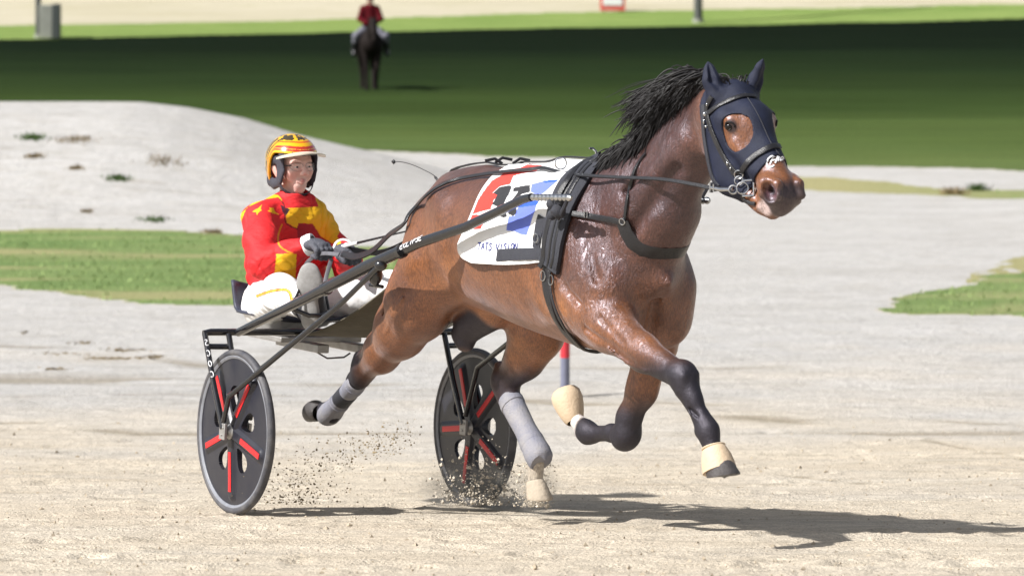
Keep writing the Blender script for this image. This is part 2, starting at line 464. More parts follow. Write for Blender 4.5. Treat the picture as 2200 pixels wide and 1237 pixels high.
def sand_mat(name, c0, c1, dark, dark_amt, bump, stretch=(.45, 1.6, 1), spk=True, pale=None):
    m, nt, b = nt_new(name); L = nt.links.new
    tc = N(nt, 'ShaderNodeTexCoord').outputs['Object']
    col = ramp(nt, noise(nt, tc, 1.1, 6, .6, stretch), [(.3, c0), (.72, c1)])
    if pale:
        at = N(nt, 'ShaderNodeVertexColor', layer_name='col'); sp = N(nt, 'ShaderNodeSeparateColor'); L(at.outputs[0], sp.inputs[0])
        pc = ramp(nt, noise(nt, tc, .7, 6, .6, (.35, 1.3, 1)), [(.3, pale[0]), (.72, pale[1])]); col = mixc(nt, sp.outputs[0], col, pc)
    if pale:
        rm = N(nt, 'ShaderNodeMapping'); rm.inputs['Rotation'].default_value = (0, 0, .5); rm.inputs['Scale'].default_value = (.5, 1.5, 1); L(tc, rm.inputs[0])
        st = ramp(nt, noise(nt, rm.outputs[0], 1.4, 7, .72), [(.52, (0, 0, 0)), (.70, (.38,) * 3)])
        col = mixc(nt, st, col, (.31, .29, .265))
    if pale:
        dm = N(nt, 'ShaderNodeMath', operation='MULTIPLY'); dm.inputs[1].default_value = .75; L(sp.outputs[1], dm.inputs[0]); col = mixc(nt, dm.outputs[0], col, (.235, .195, .135))
    d1 = ramp(nt, noise(nt, tc, 5.0, 6, .7, (stretch[0] * .7, stretch[1], 1)), [(.50, (0, 0, 0)), (.72, (dark_amt,) * 3)])
    col = mixc(nt, d1, col, dark)
    if spk:
        d2 = ramp(nt, noise(nt, tc, 30, 4, .7, (.55, 1.5, 1)), [(.62, (0, 0, 0)), (.74, (.8,) * 3)])
        col = mixc(nt, d2, col, tuple(v * .62 for v in dark))
        d3 = ramp(nt, noise(nt, tc, 110, 2, .5), [(.35, (.80,) * 3), (.65, (1.14,) * 3)])
        col = mixc(nt, 1.0, col, d3, 'MULTIPLY')
        d4 = ramp(nt, noise(nt, tc, 26, 3, .7, (.8, 1.2, 1)), [(.34, (.88,) * 3), (.66, (1.08,) * 3)])
        col = mixc(nt, 1.0, col, d4, 'MULTIPLY')
        d5 = ramp(nt, noise(nt, tc, 7, 4, .75, (.7, 1.3, 1)), [(.36, (.90,) * 3), (.64, (1.06,) * 3)])
        col = mixc(nt, 1.0, col, d5, 'MULTIPLY')
    L(col, b.inputs['Base Color']); b.inputs['Roughness'].default_value = .95; b.inputs['Specular IOR Level'].default_value = .15
    h = N(nt, 'ShaderNodeMath', operation='ADD'); L(noise(nt, tc, 14, 6, .7, (.6, 1.4, 1)), h.inputs[0]); L(noise(nt, tc, 70, 3, .6), h.inputs[1])
    h2 = N(nt, 'ShaderNodeMath', operation='MULTIPLY_ADD'); L(noise(nt, tc, 3.2, 6, .75), h2.inputs[0]); h2.inputs[1].default_value = 3.5; L(h.outputs[0], h2.inputs[2])
    bp = N(nt, 'ShaderNodeBump', i_Strength=bump, i_Distance=.03); L(h2.outputs[0], bp.inputs['Height']); L(bp.outputs[0], b.inputs['Normal'])
    return m
def grass_mat(name, g0, g1, dryc, bands=None, stretch=(.3, 1.6, 1)):
    m, nt, b = nt_new(name); L = nt.links.new
    tc = N(nt, 'ShaderNodeTexCoord').outputs['Object']
    at = N(nt, 'ShaderNodeVertexColor', layer_name='col')
    col = ramp(nt, noise(nt, tc, .9, 6, .65, stretch), [(.32, g0), (.70, g1)])
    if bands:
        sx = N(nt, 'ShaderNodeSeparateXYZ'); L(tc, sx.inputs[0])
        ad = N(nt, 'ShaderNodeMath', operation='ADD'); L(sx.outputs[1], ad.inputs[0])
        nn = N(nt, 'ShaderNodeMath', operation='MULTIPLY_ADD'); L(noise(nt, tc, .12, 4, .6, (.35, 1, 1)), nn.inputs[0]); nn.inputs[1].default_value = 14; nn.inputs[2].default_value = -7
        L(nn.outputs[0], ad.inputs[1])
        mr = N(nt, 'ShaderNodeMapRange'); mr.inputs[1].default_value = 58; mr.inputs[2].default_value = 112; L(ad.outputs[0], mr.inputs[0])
        falloff_col = ramp(nt, mr.outputs[0], bands)  # floodlight fall-off painted into the grass colour, darker with distance
        col = mixc(nt, .94, col, falloff_col)
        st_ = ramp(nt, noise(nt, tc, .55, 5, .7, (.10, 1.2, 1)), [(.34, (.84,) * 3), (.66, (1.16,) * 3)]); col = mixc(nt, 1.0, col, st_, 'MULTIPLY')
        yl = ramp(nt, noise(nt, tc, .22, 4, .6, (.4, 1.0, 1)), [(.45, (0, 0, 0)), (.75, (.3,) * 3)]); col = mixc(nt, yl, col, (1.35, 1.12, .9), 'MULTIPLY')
    if dryc:
        sp = N(nt, 'ShaderNodeSeparateColor'); L(at.outputs[0], sp.inputs[0]); col = mixc(nt, sp.outputs[0], col, dryc)
    d3 = ramp(nt, noise(nt, tc, 28, 4, .7, (.7, 1.3, 1)), [(.3, (.62,) * 3), (.7, (1.28,) * 3)])
    col = mixc(nt, 1.0, col, d3, 'MULTIPLY')
    L(col, b.inputs['Base Color']); b.inputs['Roughness'].default_value = 1.0; b.inputs['Specular IOR Level'].default_value = .02
    bp = N(nt, 'ShaderNodeBump', i_Strength=.9, i_Distance=.04); L(noise(nt, tc, 24, 5, .7), bp.inputs['Height']); L(bp.outputs[0], b.inputs['Normal'])
    return m
PALE = ((.45, .435, .415), (.52, .508, .49))
M['track'] = sand_mat('track_sand', (.525, .45, .35), (.62, .55, .445), (.27, .225, .16), .5, .6, pale=PALE)
M['sand'] = M['track']
M['verge'] = grass_mat('verge_grass', (.125, .205, .068), (.225, .285, .115), (.36, .33, .17))
M['infield'] = grass_mat('infield_turf_falloff', (.022, .046, .010), (.040, .070, .016), None, [(0.0, (.120, .165, .060)), (.20, (.078, .115, .034)), (.42, (.036, .060, .016)), (.65, (.014, .026, .009)), (.85, (.0046, .0096, .0048)), (1.0, (.0026, .0058, .0034))])  # colour stops sink to near black: the unlit far infield is painted in
M['farv'] = grass_mat('far_verge_grass', (.15, .23, .06), (.25, .32, .10), None)
M['bank'] = sand_mat('bank_sand', (.37, .335, .235), (.46, .42, .325), (.30, .29, .15), .5, .3, (.15, .8, .8), False)
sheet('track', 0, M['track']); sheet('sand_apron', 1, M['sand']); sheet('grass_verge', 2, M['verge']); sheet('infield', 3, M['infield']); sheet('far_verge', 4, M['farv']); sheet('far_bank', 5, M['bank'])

# ------------------------------------------------ grass blades on the verge (nobody could count them)
def blades(name, pts, hgt, m, wdt=.012, lean=.5):
    V_, F_ = [], []
    for (x, y, h) in pts:
        z = float(ground_z(x, y)); a = RNG.uniform(0, math.pi); dx, dy = math.cos(a) * wdt, math.sin(a) * wdt * .6
        lx, ly = RNG.normal(0, lean) * h, RNG.normal(0, lean) * h; b_ = len(V_)
        V_ += [(x - dx, y - dy, z - .01), (x + dx, y + dy, z - .01), (x + lx * .5 + dx * .6, y + ly * .5 + dy * .6, z + h * .65), (x + lx * .5 - dx * .6, y + ly * .5 - dy * .6, z + h * .65), (x + lx, y + ly, z + h)]
        F_ += [(b_, b_ + 1, b_ + 2, b_ + 3), (b_ + 3, b_ + 2, b_ + 4)]
    return mesh_obj(name, V_, F_, m, None, False)
ii, jj = np.nonzero(REG[:-1, :-1] == 2); w_ = []
sel = RNG.integers(0, len(ii), 3200)
pts = []
for k in sel:
    i, j = ii[k], jj[k]
    if abs(GX[i, j]) > 9 or dry[i, j] > .5: continue
    pts.append((GX[i, j] + RNG.uniform(-.05, .05), GY[i, j] + RNG.uniform(-.06, .06), RNG.uniform(.015, .045)))
M['blade'] = mat('grass_blades', (.19, .27, .085), .8, var=.5, vscale=1.2, varcol=(.28, .33, .13))
g = blades('verge_grass', pts, .07, M['blade']); tag(g, 'short green grass growing along the verge beyond the track', 'grass', kind='stuff')

def tuft(px, row, wpx, hpx, m, label):
    x, y = ground_hit(px, row); s_ = y / FPX; pts = []
    for k in range(150):
        pts.append((x + RNG.normal(0, .33) * wpx * s_, y + RNG.normal(0, .35) * wpx * s_ * .8, RNG.uniform(.3, 1) * hpx * s_))
    o = blades('grass_tuft', pts, 0, m, .010, .6)
    return tag(o, label, 'grass tuft', 'grass tufts on the pale sand')
M['drygrass'] = mat('dry_grass', (.20, .15, .075), .9, var=.5, vscale=2)
M['tuftg'] = mat('tuft_green', (.05, .10, .014), .85, var=.5, vscale=2)
for a in ((70, 298, 40, 14, 'tuftg', 'green grass tuft near the top of the sand mound, leftmost of all'), (160, 302, 62, 9, 'drygrass', 'long brownish tuft on the mound just right of the leftmost green tuft'), (75, 338, 34, 8, 'drygrass', 'small pale brown tuft low on the left part of the sand mound'),
          (255, 386, 40, 11, 'tuftg', 'olive tuft in the middle of the sand mound behind the driver'), (352, 348, 80, 9, 'drygrass', 'wide brown tuft on the mound, left of the painted helmet'), (163, 363, 26, 7, 'drygrass', 'tiny brown tuft between the two olive tufts on the mound'),
          (334, 474, 44, 9, 'tuftg', 'bright green tuft at the foot of the mound, just above the grass verge'), (457, 500, 26, 9, 'drygrass', 'brown tuft at the edge of the verge, left of the red sleeve'), (185, 455, 20, 6, 'drygrass', 'faint brown tuft low on the mound above the verge'), (2052, 418, 40, 20, 'drygrass', 'dark brown tuft on the dry grass strip at far right'), (2100, 410, 30, 20, 'tuftg', 'green tuft beside the dark brown one on the far strip')):
    tuft(a[0], a[1], a[2], a[3], M[a[4]], a[5])
# dark weed scraps on the pale sand at left
pts = []
for (cx_, cy_, w_, n_) in ((178, 737, 28, 50), (265, 752, 55, 90), (240, 770, 70, 140), (120, 793, 26, 50), (330, 765, 30, 40), (50, 716, 12, 14), (140, 760, 80, 30)):
    for k in range(n_):
        x, y = ground_hit(cx_ + RNG.normal(0, .45) * w_, cy_ + RNG.normal(0, 1.8)); pts.append((x, y, RNG.uniform(.002, .008)))
g = blades('weed_scraps', pts, 0, M['drygrass'], .03, 2.0); tag(g, 'flat dark scraps of weed trodden into the pale sand at left', 'weeds', kind='stuff')

# loose crumbs of sand on the track
V_, F_ = [], []
ico = [(0, 0, 1), (.9, 0, .1), (-.3, .85, .1), (-.3, -.85, .1), (.3, .5, -.6), (.3, -.5, -.6), (-.6, 0, -.6)]
icf = [(0, 1, 2), (0, 2, 3), (0, 3, 1), (1, 4, 2), (1, 5, 4), (1, 3, 5), (3, 6, 5), (2, 6, 3), (2, 4, 6), (4, 5, 6)]
def crumbs(n, fn, rad):
    V_, F_ = [], []
    for _ in range(n):
        c, r_ = fn()
        b_ = len(V_); a = RNG.uniform(0, 6.28); ca, sa = math.cos(a), math.sin(a); k = RNG.uniform(.6, 1.4, 3)
        for (x, y, z) in ico: V_.append((c[0] + r_ * k[0] * (x * ca - y * sa), c[1] + r_ * k[1] * (x * sa + y * ca), c[2] + r_ * k[2] * z * .8))
        F_ += [tuple(q + b_ for q in t) for t in icf]
    return V_, F_
def on_track():
    y = 11.5 + 13 * RNG.random() ** 1.6; x = (RNG.uniform(-80, 2280) - 1100) / FPX * y
    if RNG.random() < .5:
        x += 0
    r_ = .0028 * RNG.lognormal(0, .55) * (1 + (y - 12) * .03)
    return (x, y, float(ground_z(x, y)) + r_ * .2), min(r_, .014)
M['crumb'] = mat('sand_crumbs', (.40, .34, .26), .95, var=.6, vscale=9, varcol=(.22, .18, .12))
V_, F_ = crumbs(5200, on_track, 0)
tag(mesh_obj('sand_crumbs', V_, F_, M['crumb'], None, False), 'loose crumbs of sand lying all over the track', 'sand crumbs', kind='stuff')
# clods thrown up behind the hooves and wheels
M['clod'] = mat('damp_clods', (.30, .24, .145), .95, var=.5, vscale=30)
M['grain'] = mat('pale_grains', (.55, .49, .40), .95, var=.4, vscale=20)
def fly():
    q = RNG.random()
    if q < .66:
        t = RNG.random() ** 1.25; px = 872 - 260 * t + RNG.normal(0, 22); py = 905 + 50 * RNG.random() + 105 * t * RNG.random() + 45 * t + RNG.normal(0, 10); r_ = .0027 * RNG.lognormal(0, .5)
    else:
        px = 625 + RNG.normal(0, 48); py = 1082 - abs(RNG.normal(0, 38)); r_ = .0028 * RNG.lognormal(0, .55)
    Y = 15.35 + RNG.normal(0, .14); return P(px, py, Y), min(r_, .0075)
V_, F_ = crumbs(1150, fly, 0)
tag(mesh_obj('flying_clods', V_, F_, M['clod'], None, False), 'spray of dark damp clods kicked up behind the near wheel', 'clods', kind='stuff')
def fly2():
    q = RNG.random()
    if q < .55:
        px = 1152 + RNG.normal(0, 17); py = 1088 - 95 * RNG.random() ** 1.3; Y = 14.75 + RNG.normal(0, .05); r_ = .0024 * RNG.lognormal(0, .55)
    else:
        px = 1030 + RNG.normal(0, 45); py = 1085 - abs(RNG.normal(0, 45)); Y = 15.5 + RNG.normal(0, .12); r_ = .0028 * RNG.lognormal(0, .6)
    return P(px, py, Y), min(r_, .012)
V_, F_ = crumbs(3600, fly2, 0)
tag(mesh_obj('sand_spray', V_, F_, M['grain'], None, False), 'pale sand thrown up round the planted hoof and the far wheel', 'sand spray', kind='stuff')

# ============================================================ FAR THINGS
M['post'] = mat('weathered_post', (.085, .09, .085), .7, var=.4, vscale=6)
M['cab'] = mat('cabinet_paint', (.27, .28, .24), .6, var=.3, vscale=5)
M['cabd'] = mat('cabinet_dark', (.045, .055, .05), .6)
def post(px, row, wpx, h, label):
    x, y = ground_hit(px, row); z = float(ground_z(x, y)); r_ = wpx * y / FPX / 2
    e = empty('light_pole', (x, y, z), label, 'pole')
    b = MB(); b.tube([(x, y, z - .2), (x, y, z + h)], [r_, r_ * .7], 16); b.build('shaft', M['post'], e)
    b = MB(); b.tube([(x, y, z - .05), (x, y, z + .12)], r_ * 1.35, 16); b.build('footing', M['cab'], e); return e
post(1500, 49, 19, 9, 'grey pole standing on the far grass strip, right of the red and white sign')
post(82, 82, 13, 8, 'dark pole standing against the grey cabinet at far left')
x, y = ground_hit(106, 83); z = float(ground_z(x, y)); k = y / FPX
e = empty('cabinet', (x, y, z), 'grey green equipment cabinet with a dark side beside the pole at far left', 'cabinet')
b = MB(); b.box((x - 6 * k, y, z + 36 * k), ((1, 0, 0), (0, 1, 0), (0, 0, 1)), (14 * k, 14 * k, 36 * k)); b.build('housing', M['cab'], e, bevel=.02)
b = MB(); b.box((x + 16 * k, y - .02, z + 37 * k), ((1, 0, 0), (0, 1, 0), (0, 0, 1)), (8 * k, 14 * k, 37 * k)); b.build('door', M['cabd'], e, bevel=.02)
x, y = ground_hit(1316, 27); z = float(ground_z(x, y)); k = y / FPX
e = empty('sign', (x, y, z), 'small white sign board with a red border standing on the far bank', 'sign')
M['signr'] = mat('sign_red', (.62, .10, .08), .5)
b = MB(); b.box((x, y, z + 34 * k), ((1, 0, 0), (0, 1, 0), (0, 0, 1)), (27 * k, .03, 30 * k)); b.build('board', M['signr'], e)
b = MB(); b.box((x, y - .04, z + 38 * k), ((1, 0, 0), (0, 1, 0), (0, 0, 1)), (21 * k, .015, 23 * k)); b.build('panel', M['white'], e)
b = MB()
for s_ in (-1, 1): b.tube([(x + s_ * 18 * k, y + .05, z - .1), (x + s_ * 18 * k, y + .05, z + 40 * k)], .03, 8)
b.build('leg', M['post'], e)
x, y = ground_hit(1214, 852); z = float(ground_z(x, y)); k = y / FPX
e = empty('marker_pole', (x, y, z), 'slim blue grey marker post with a red top beside the track behind the horse', 'marker post')
M['polem'] = mat('grey_pole', (.17, .18, .25), .5, var=.3, vscale=10); M['poler'] = mat('red_pole', (.55, .03, .045), .5)
b = MB(); b.tube([(x, y, z - .1), (x, y, z + 84 * k)], 10 * k, 18); b.build('post', M['polem'], e)
b = MB(); b.tube([(x, y, z + 84 * k), (x, y, z + 142 * k), (x, y, z + 144 * k)], [10.3 * k, 10.3 * k, 8 * k], 18); b.build('red_top', M['poler'], e)

# --- outrider on a dark horse, far out on the infield, coming towards us
hx, hy = ground_hit(795, 192); hz = float(ground_z(hx, hy))
AF_ = Field((-1.35, -.45, -.05), (1.45, .45, 1.95), .022)
AF_.chain([((-.55, 0, 1.13), .29), ((0, 0, 1.10), .31), ((.45, 0, 1.12), .29)], .12, (1, .92, 1))
AF_.chain([((.45, 0, 1.22), .20), ((.75, 0, 1.45), .15), ((.92, 0, 1.58), .11)], .08, (1, .7, 1))
AF_.chain([((.92, 0, 1.60), .115), ((1.08, 0, 1.38), .085), ((1.16, 0, 1.20), .065)], .04, (1, .85, 1))
for s_ in (1, -1):
    AF_.chain([((.42, .15 * s_, .95), .12), ((.47, .13 * s_, .52), .055), ((.44 + .1 * s_, .12 * s_, .14), .04), ((.46 + .1 * s_, .12 * s_, .0), .055)], .04)
    AF_.chain([((-.55, .15 * s_, .95), .17), ((-.72, .14 * s_, .55), .07), ((-.60 - .1 * s_, .13 * s_, .14), .045), ((-.56 - .1 * s_, .13 * s_, .0), .055)], .05)
    AF_.chain([((.88, .07 * s_, 1.66), .03), ((.88, .09 * s_, 1.80), .012)], .02)
AF_.chain([((-.80, 0, 1.25), .05), ((-.95, 0, 1.0), .06), ((-.95, 0, .5), .03)], .03)
a_, q_ = AF_.mesh()
def far_w(p): return np.stack([hx + .12 * p[:, 0] + p[:, 1] * -.99, hy - .99 * p[:, 0] - .12 * p[:, 1], hz + p[:, 2]], 1)
M['dark_coat'] = mat('dark_bay_coat', (.010, .006, .005), .8, spec=.2, var=.4, vscale=6)
e = empty('horse', (hx, hy, hz), 'dark ridden horse walking towards us far out on the green infield', 'horse')
mesh_obj('body', far_w(a_), q_, M['dark_coat'], e)
RF_ = Field((-.5, -.6, .6), (.6, .6, 2.6), .02)
def rbody(F_, o):
    F_.chain([((-.05, 0, 1.42), .15 + o), ((-.02, 0, 1.70), .15 + o), ((.0, 0, 1.92), .13 + o)], .05, (.75, 1.15, 1))
    for s_ in (1, -1): F_.chain([((.0, .17 * s_, 1.93), .065 + o), ((.08, .26 * s_, 1.68), .05 + o), ((.28, .10 * s_, 1.58), .035 + o)], .03)
def rlegs(F_, o):
    for s_ in (1, -1): F_.chain([((-.03, .12 * s_, 1.42), .11 + o), ((.22, .36 * s_, 1.28), .075 + o), ((.08, .39 * s_, .92), .05 + o), ((.16, .40 * s_, .84), .04 + o)], .03)
rbody(RF_, -.01); rlegs(RF_, -.01); RF_.chain([((.0, 0, 1.95), .06), ((.02, 0, 2.06), .06)], .02); RF_.cone((.03, 0, 2.16), (.04, 0, 2.20), .10, .095, .02, (1, .8, 1))
er = empty('person', (hx, hy, hz + 1.3), 'rider in dark red top on the dark horse far out on the infield', 'person')
a_, q_ = RF_.mesh(); mesh_obj('body', far_w(a_), q_, mat('far_skin', (.42, .25, .19), .6), er)
J_ = Field((-.5, -.6, 1.2), (.6, .6, 2.1), .02); rbody(J_, .014); a_, q_ = J_.mesh(); mesh_obj('jacket', far_w(a_), q_, mat('far_red', (.085, .006, .010), .9, spec=.1), er)
T_ = Field((-.5, -.6, 1.06), (.6, .6, 1.7), .02); rlegs(T_, .012); a_, q_ = T_.mesh(); mesh_obj('breeches', far_w(a_), q_, mat('far_breeches', (.15, .15, .18), .9), er)
B_ = Field((-.5, -.6, .7), (.6, .6, 1.10), .02); rlegs(B_, .018); a_, q_ = B_.mesh(); mesh_obj('boots', far_w(a_), q_, M['black'], er)
b = MB(); c = Vector(far_w(np.array([(.02, 0, 2.22)]))[0]); b.ball(c, (.115, .13, .10), 14, 8); b.build('helmet', M['black'], er)

# --- dust hanging round the planted hoof and the far wheel
m_, nt_, b_ = nt_new('dust'); nt_.nodes.remove(b_)
vo = N(nt_, 'ShaderNodeVolumePrincipled'); vo.inputs['Color'].default_value = (.86, .80, .70, 1); vo.inputs['Anisotropy'].default_value = .1
tc_ = N(nt_, 'ShaderNodeTexCoord').outputs['Object']
n_ = N(nt_, 'ShaderNodeTexNoise', i_Scale=9.0, i_Detail=4.0, i_Roughness=.6); nt_.links.new(tc_, n_.inputs['Vector'])
ln_ = N(nt_, 'ShaderNodeVectorMath', operation='LENGTH'); nt_.links.new(tc_, ln_.inputs[0])
mr_ = N(nt_, 'ShaderNodeMapRange'); mr_.inputs[1].default_value = .25; mr_.inputs[2].default_value = 1.0; mr_.inputs[3].default_value = 1; mr_.inputs[4].default_value = 0; nt_.links.new(ln_.outputs[1], mr_.inputs[0])
mm_ = N(nt_, 'ShaderNodeMapRange'); mm_.inputs[1].default_value = .42; mm_.inputs[2].default_value = .75; mm_.inputs[3].default_value = 0; mm_.inputs[4].default_value = 26; nt_.links.new(n_.outputs[0], mm_.inputs[0])
mu_ = N(nt_, 'ShaderNodeMath', operation='MULTIPLY'); nt_.links.new(mr_.outputs[0], mu_.inputs[0]); nt_.links.new(mm_.outputs[0], mu_.inputs[1])
nt_.links.new(mu_.outputs[0], vo.inputs['Density']); nt_.links.new(vo.outputs[0], nt_.nodes['Material Output'].inputs['Volume'])
for (cx_, cy_, Y_, sx_, sy_, sz_) in ((1155, 1050, 14.75, .11, .10, .13), (1015, 1050, 15.55, .30, .12, .13)):
    b = MB(); b.ball((0, 0, 0), 1.0, 20, 14); o = b.build('dust', m_, None); o.location = P(cx_, cy_, Y_); o.scale = (sx_, sy_, sz_)
    tag(o, 'thin pale dust hanging just above the track', 'dust', kind='stuff')
# ============================================================ HORSE
def spline(x, xs, ys):
    # monotone-ish cubic (Catmull-Rom, non-uniform) used for the trunk sections
    xs = np.array(xs, float); ys = np.array(ys, float)
    m = np.gradient(ys, xs)
    i = np.clip(np.searchsorted(xs, x) - 1, 0, len(xs) - 2)
    h = xs[i + 1] - xs[i]; t = np.clip((x - xs[i]) / h, 0, 1)
    return ((2 * t**3 - 3 * t**2 + 1) * ys[i] + (t**3 - 2 * t**2 + t) * h * m[i] + (-2 * t**3 + 3 * t**2) * ys[i + 1] + (t**3 - t**2) * h * m[i + 1])
HF = Field((-.30, -.44, .06), (3.36, .46, 2.02), .006)
ST = np.array([  # f, top, bottom, half width
    (.68, 1.27, 1.06, .055), (.73, 1.375, .99, .125), (.82, 1.45, .93, .185), (.94, 1.50, .93, .225), (1.08, 1.525, .955, .250),
    (1.25, 1.535, .95, .268), (1.5, 1.55, .915, .285), (1.72, 1.556, .89, .275), (1.9, 1.553, .875, .252),
    (2.02, 1.53, .875, .235), (2.13, 1.48, .90, .22), (2.21, 1.42, .95, .20), (2.28, 1.36, .99, .165), (2.33, 1.27, 1.06, .10)])
sl, x, y, z = HF.sub((.40, -.40, .78), (2.62, .42, 1.70))
fx = np.clip(x.ravel(), ST[0, 0], ST[-1, 0])
tp, bt, hw = (spline(fx, ST[:, 0], ST[:, j])[:, None, None] for j in (1, 2, 3))
cu = (tp + bt) / 2 - .01; hu = (tp - bt) / 2; hw = np.maximum(hw, .03)
up_n = np.clip((z - cu) / hu, -1.5, 1.5)
hwz = hw * (1 - .13 * np.clip(up_n, 0, 1) ** 2 - .05 * np.clip(-up_n, 0, 1))      # narrower over the back
q = np.sqrt((np.abs(y) / hwz) ** 2.15 + (np.abs(z - (tp + bt) / 2) / hu) ** 2.15 + 1e-9)
d = (q - 1) * np.minimum(hw, hu) * .92
endd = np.maximum(np.maximum(ST[0, 0] - x, x - ST[-1, 0]), 0)
HF.D[sl] = np.minimum(HF.D[sl], (d + endd * .8).astype(np.float32))

def both(fn):
    for s in (1, -1): fn(s)
# withers / croup / shoulder / chest masses
HF.cone((1.72, 0, 1.475), (2.02, 0, 1.470), .09, .085, .06, (1, .55, 1))
HF.cone((.86, 0, 1.41), (1.10, 0, 1.435), .085, .08, .06, (1, 1.1, 1))
def mass(s):
    HF.cone((1.92, .13 * s, 1.40), (2.23, .15 * s, 1.14), .14, .10, .07, (1, .72, 1))      # shoulder blade
    HF.cone((1.93, .165 * s, 1.10), (2.14, .165 * s, 1.05), .115, .10, .05, (1, .66, 1))   # triceps
    HF.cone((2.18, .105 * s, 1.14), (2.23, .10 * s, 1.00), .108, .10, .10)                  # pectoral
    HF.cone((.87, .125 * s, 1.27), (.97, .148 * s, 1.06), .125, .122, .06, (1.05, .72, 1))   # haunch
    HF.cone((1.04, .165 * s, 1.40), (1.12, .17 * s, 1.36), .06, .06, .08)                  # point of hip
both(mass)
HF.cut((1.24, .325, 1.36), (1.28, .325, 1.16), .05, .055, .08, (1, .8, 1))                 # flank hollow
HF.cut((1.24, -.325, 1.36), (1.28, -.325, 1.16), .05, .055, .08, (1, .8, 1))
HF.cut((2.34, 0, 1.10), (2.30, 0, .96), .018, .022, .05)                                   # groove between the pectorals
# neck
HF.cone((2.30, 0, 1.30), (2.44, 0, 1.43), .135, .115, .09, (1, .95, 1))
HF.cone((2.06, 0, 1.36), (2.27, 0, 1.45), .205, .185, .08, (1, .78, 1))
HF.cone((2.26, 0, 1.43), (2.54, 0, 1.640), .180, .132, .07, (1, .66, 1))
HF.cone((2.52, 0, 1.645), (2.70, 0, 1.76), .130, .122, .06, (1, .66, 1))
HF.chain([((1.98, 0, 1.52), .055), ((2.22, 0, 1.548), .05), ((2.38, 0, 1.625), .045), ((2.56, 0, 1.742), .045), ((2.72, 0, 1.845), .05)], .05, (1, .62, 1))                      # crest
def neckm(s):
    HF.cone((2.22, .085 * s, 1.38), (2.66, .06 * s, 1.70), .072, .05, .05, (1, .8, 1))     # brachiocephalic muscle
    HF.cut((2.36, .135 * s, 1.34), (2.62, .090 * s, 1.60), .012, .010, .05)                # jugular groove
both(neckm)

# legs: right fore reaching forward, left fore folded, right hind trailing, left hind planted
def leg(pts, k=.03, w=(1, .86, 1)):
    HF.chain([(p[:3], p[3]) for p in pts], k, w)
KNEE = H(1470, 812, .15); RFE = (2.27, .165, 1.02); RFF = H(1521, 925, .13); RFP = H(1536, 985, .13)
leg([(2.10, .155, 1.08, .120), (2.28, .16, 1.00, .094), (2.50, .155, .92, .065), (*KNEE, .047)], .035)
HF.cone((KNEE[0] - .012, KNEE[1], KNEE[2] + .012), (KNEE[0] + .012, KNEE[1], KNEE[2] - .035), .053, .044, .025)
leg([(*KNEE, .046), (KNEE[0] + .05, .145, KNEE[2] - .07, .034), (RFF[0] - .03, .132, RFF[2] + .035, .031), (*RFF, .041), (*RFP, .033)], .025)
HF.cone((KNEE[0] - .005, .145, KNEE[2] - .06), (RFF[0] - .02, .132, RFF[2] + .01), .018, .019, .02)
LK = H(1345, 936, -.12); LE = (2.16, -.15, .95); LFt = H(1262, 928, -.12); LP = H(1240, 905, -.12)
leg([(2.12, -.15, 1.02, .120), (2.10, -.15, .90, .092), (2.04, -.135, .72, .060), (LK[0] + .02, -.12, LK[2] + .07, .046), (*LK, .05)], .04)
HF.cone((LK[0] + .015, -.12, LK[2] + .01), (LK[0] - .02, -.12, LK[2] - .012), .05, .046, .025)
leg([(*LK, .044), (LK[0] - .10, -.12, LK[2] + .0, .031), (LFt[0] + .04, -.12, LFt[2] - .002, .031), (*LFt, .043), (*LP, .032)], .025)
RS = (.74, .19, 1.00); RH_ = H(782, 792, .15); RHF = H(712, 884, .14)
leg([(.89, .150, 1.14, .142), (.83, .165, .97, .150), (.68, .165, .85, .116), (.50, .155, .735, .078), (*RH_, .053)], .05, (1, .84, 1))
HF.cone((RH_[0] + .05, .15, RH_[2] + .075), (RH_[0] - .035, .15, RH_[2] + .045), .024, .028, .03)     # point of hock
HF.cone((RH_[0], .15, RH_[2] + .0), (RH_[0] - .03, .15, RH_[2] - .045), .052, .042, .025)
leg([(*RH_, .048), (RH_[0] - .08, .147, RH_[2] - .055, .036), (RHF[0] + .04, .142, RHF[2] + .03, .034), (*RHF, .044), (RHF[0] - .07, .14, RHF[2] + .00, .034)], .025)
LS = (1.30, -.18, .93); LH_ = H(1085, 822, -.14); LHF = H(1152, 968, -.13); LHP = H(1150, 1030, -.13)
leg([(1.0, -.14, 1.14, .145), (1.16, -.155, .99, .140), (1.22, -.16, .87, .118), (1.15, -.15, .76, .080), (*LH_, .056)], .05, (1, .84, 1))
HF.cone((LH_[0] - .04, -.14, LH_[2] + .06), (LH_[0] - .035, -.14, LH_[2] + .0), .026, .03, .03)
HF.cone((LH_[0], -.14, LH_[2] + .01), (LH_[0] + .02, -.14, LH_[2] - .06), .054, .044, .025)
leg([(*LH_, .05), (LH_[0] + .06, -.138, LH_[2] - .07, .037), (LHF[0] - .03, -.132, LHF[2] + .04, .034), (*LHF, .043), (*LHP, .034)], .025)

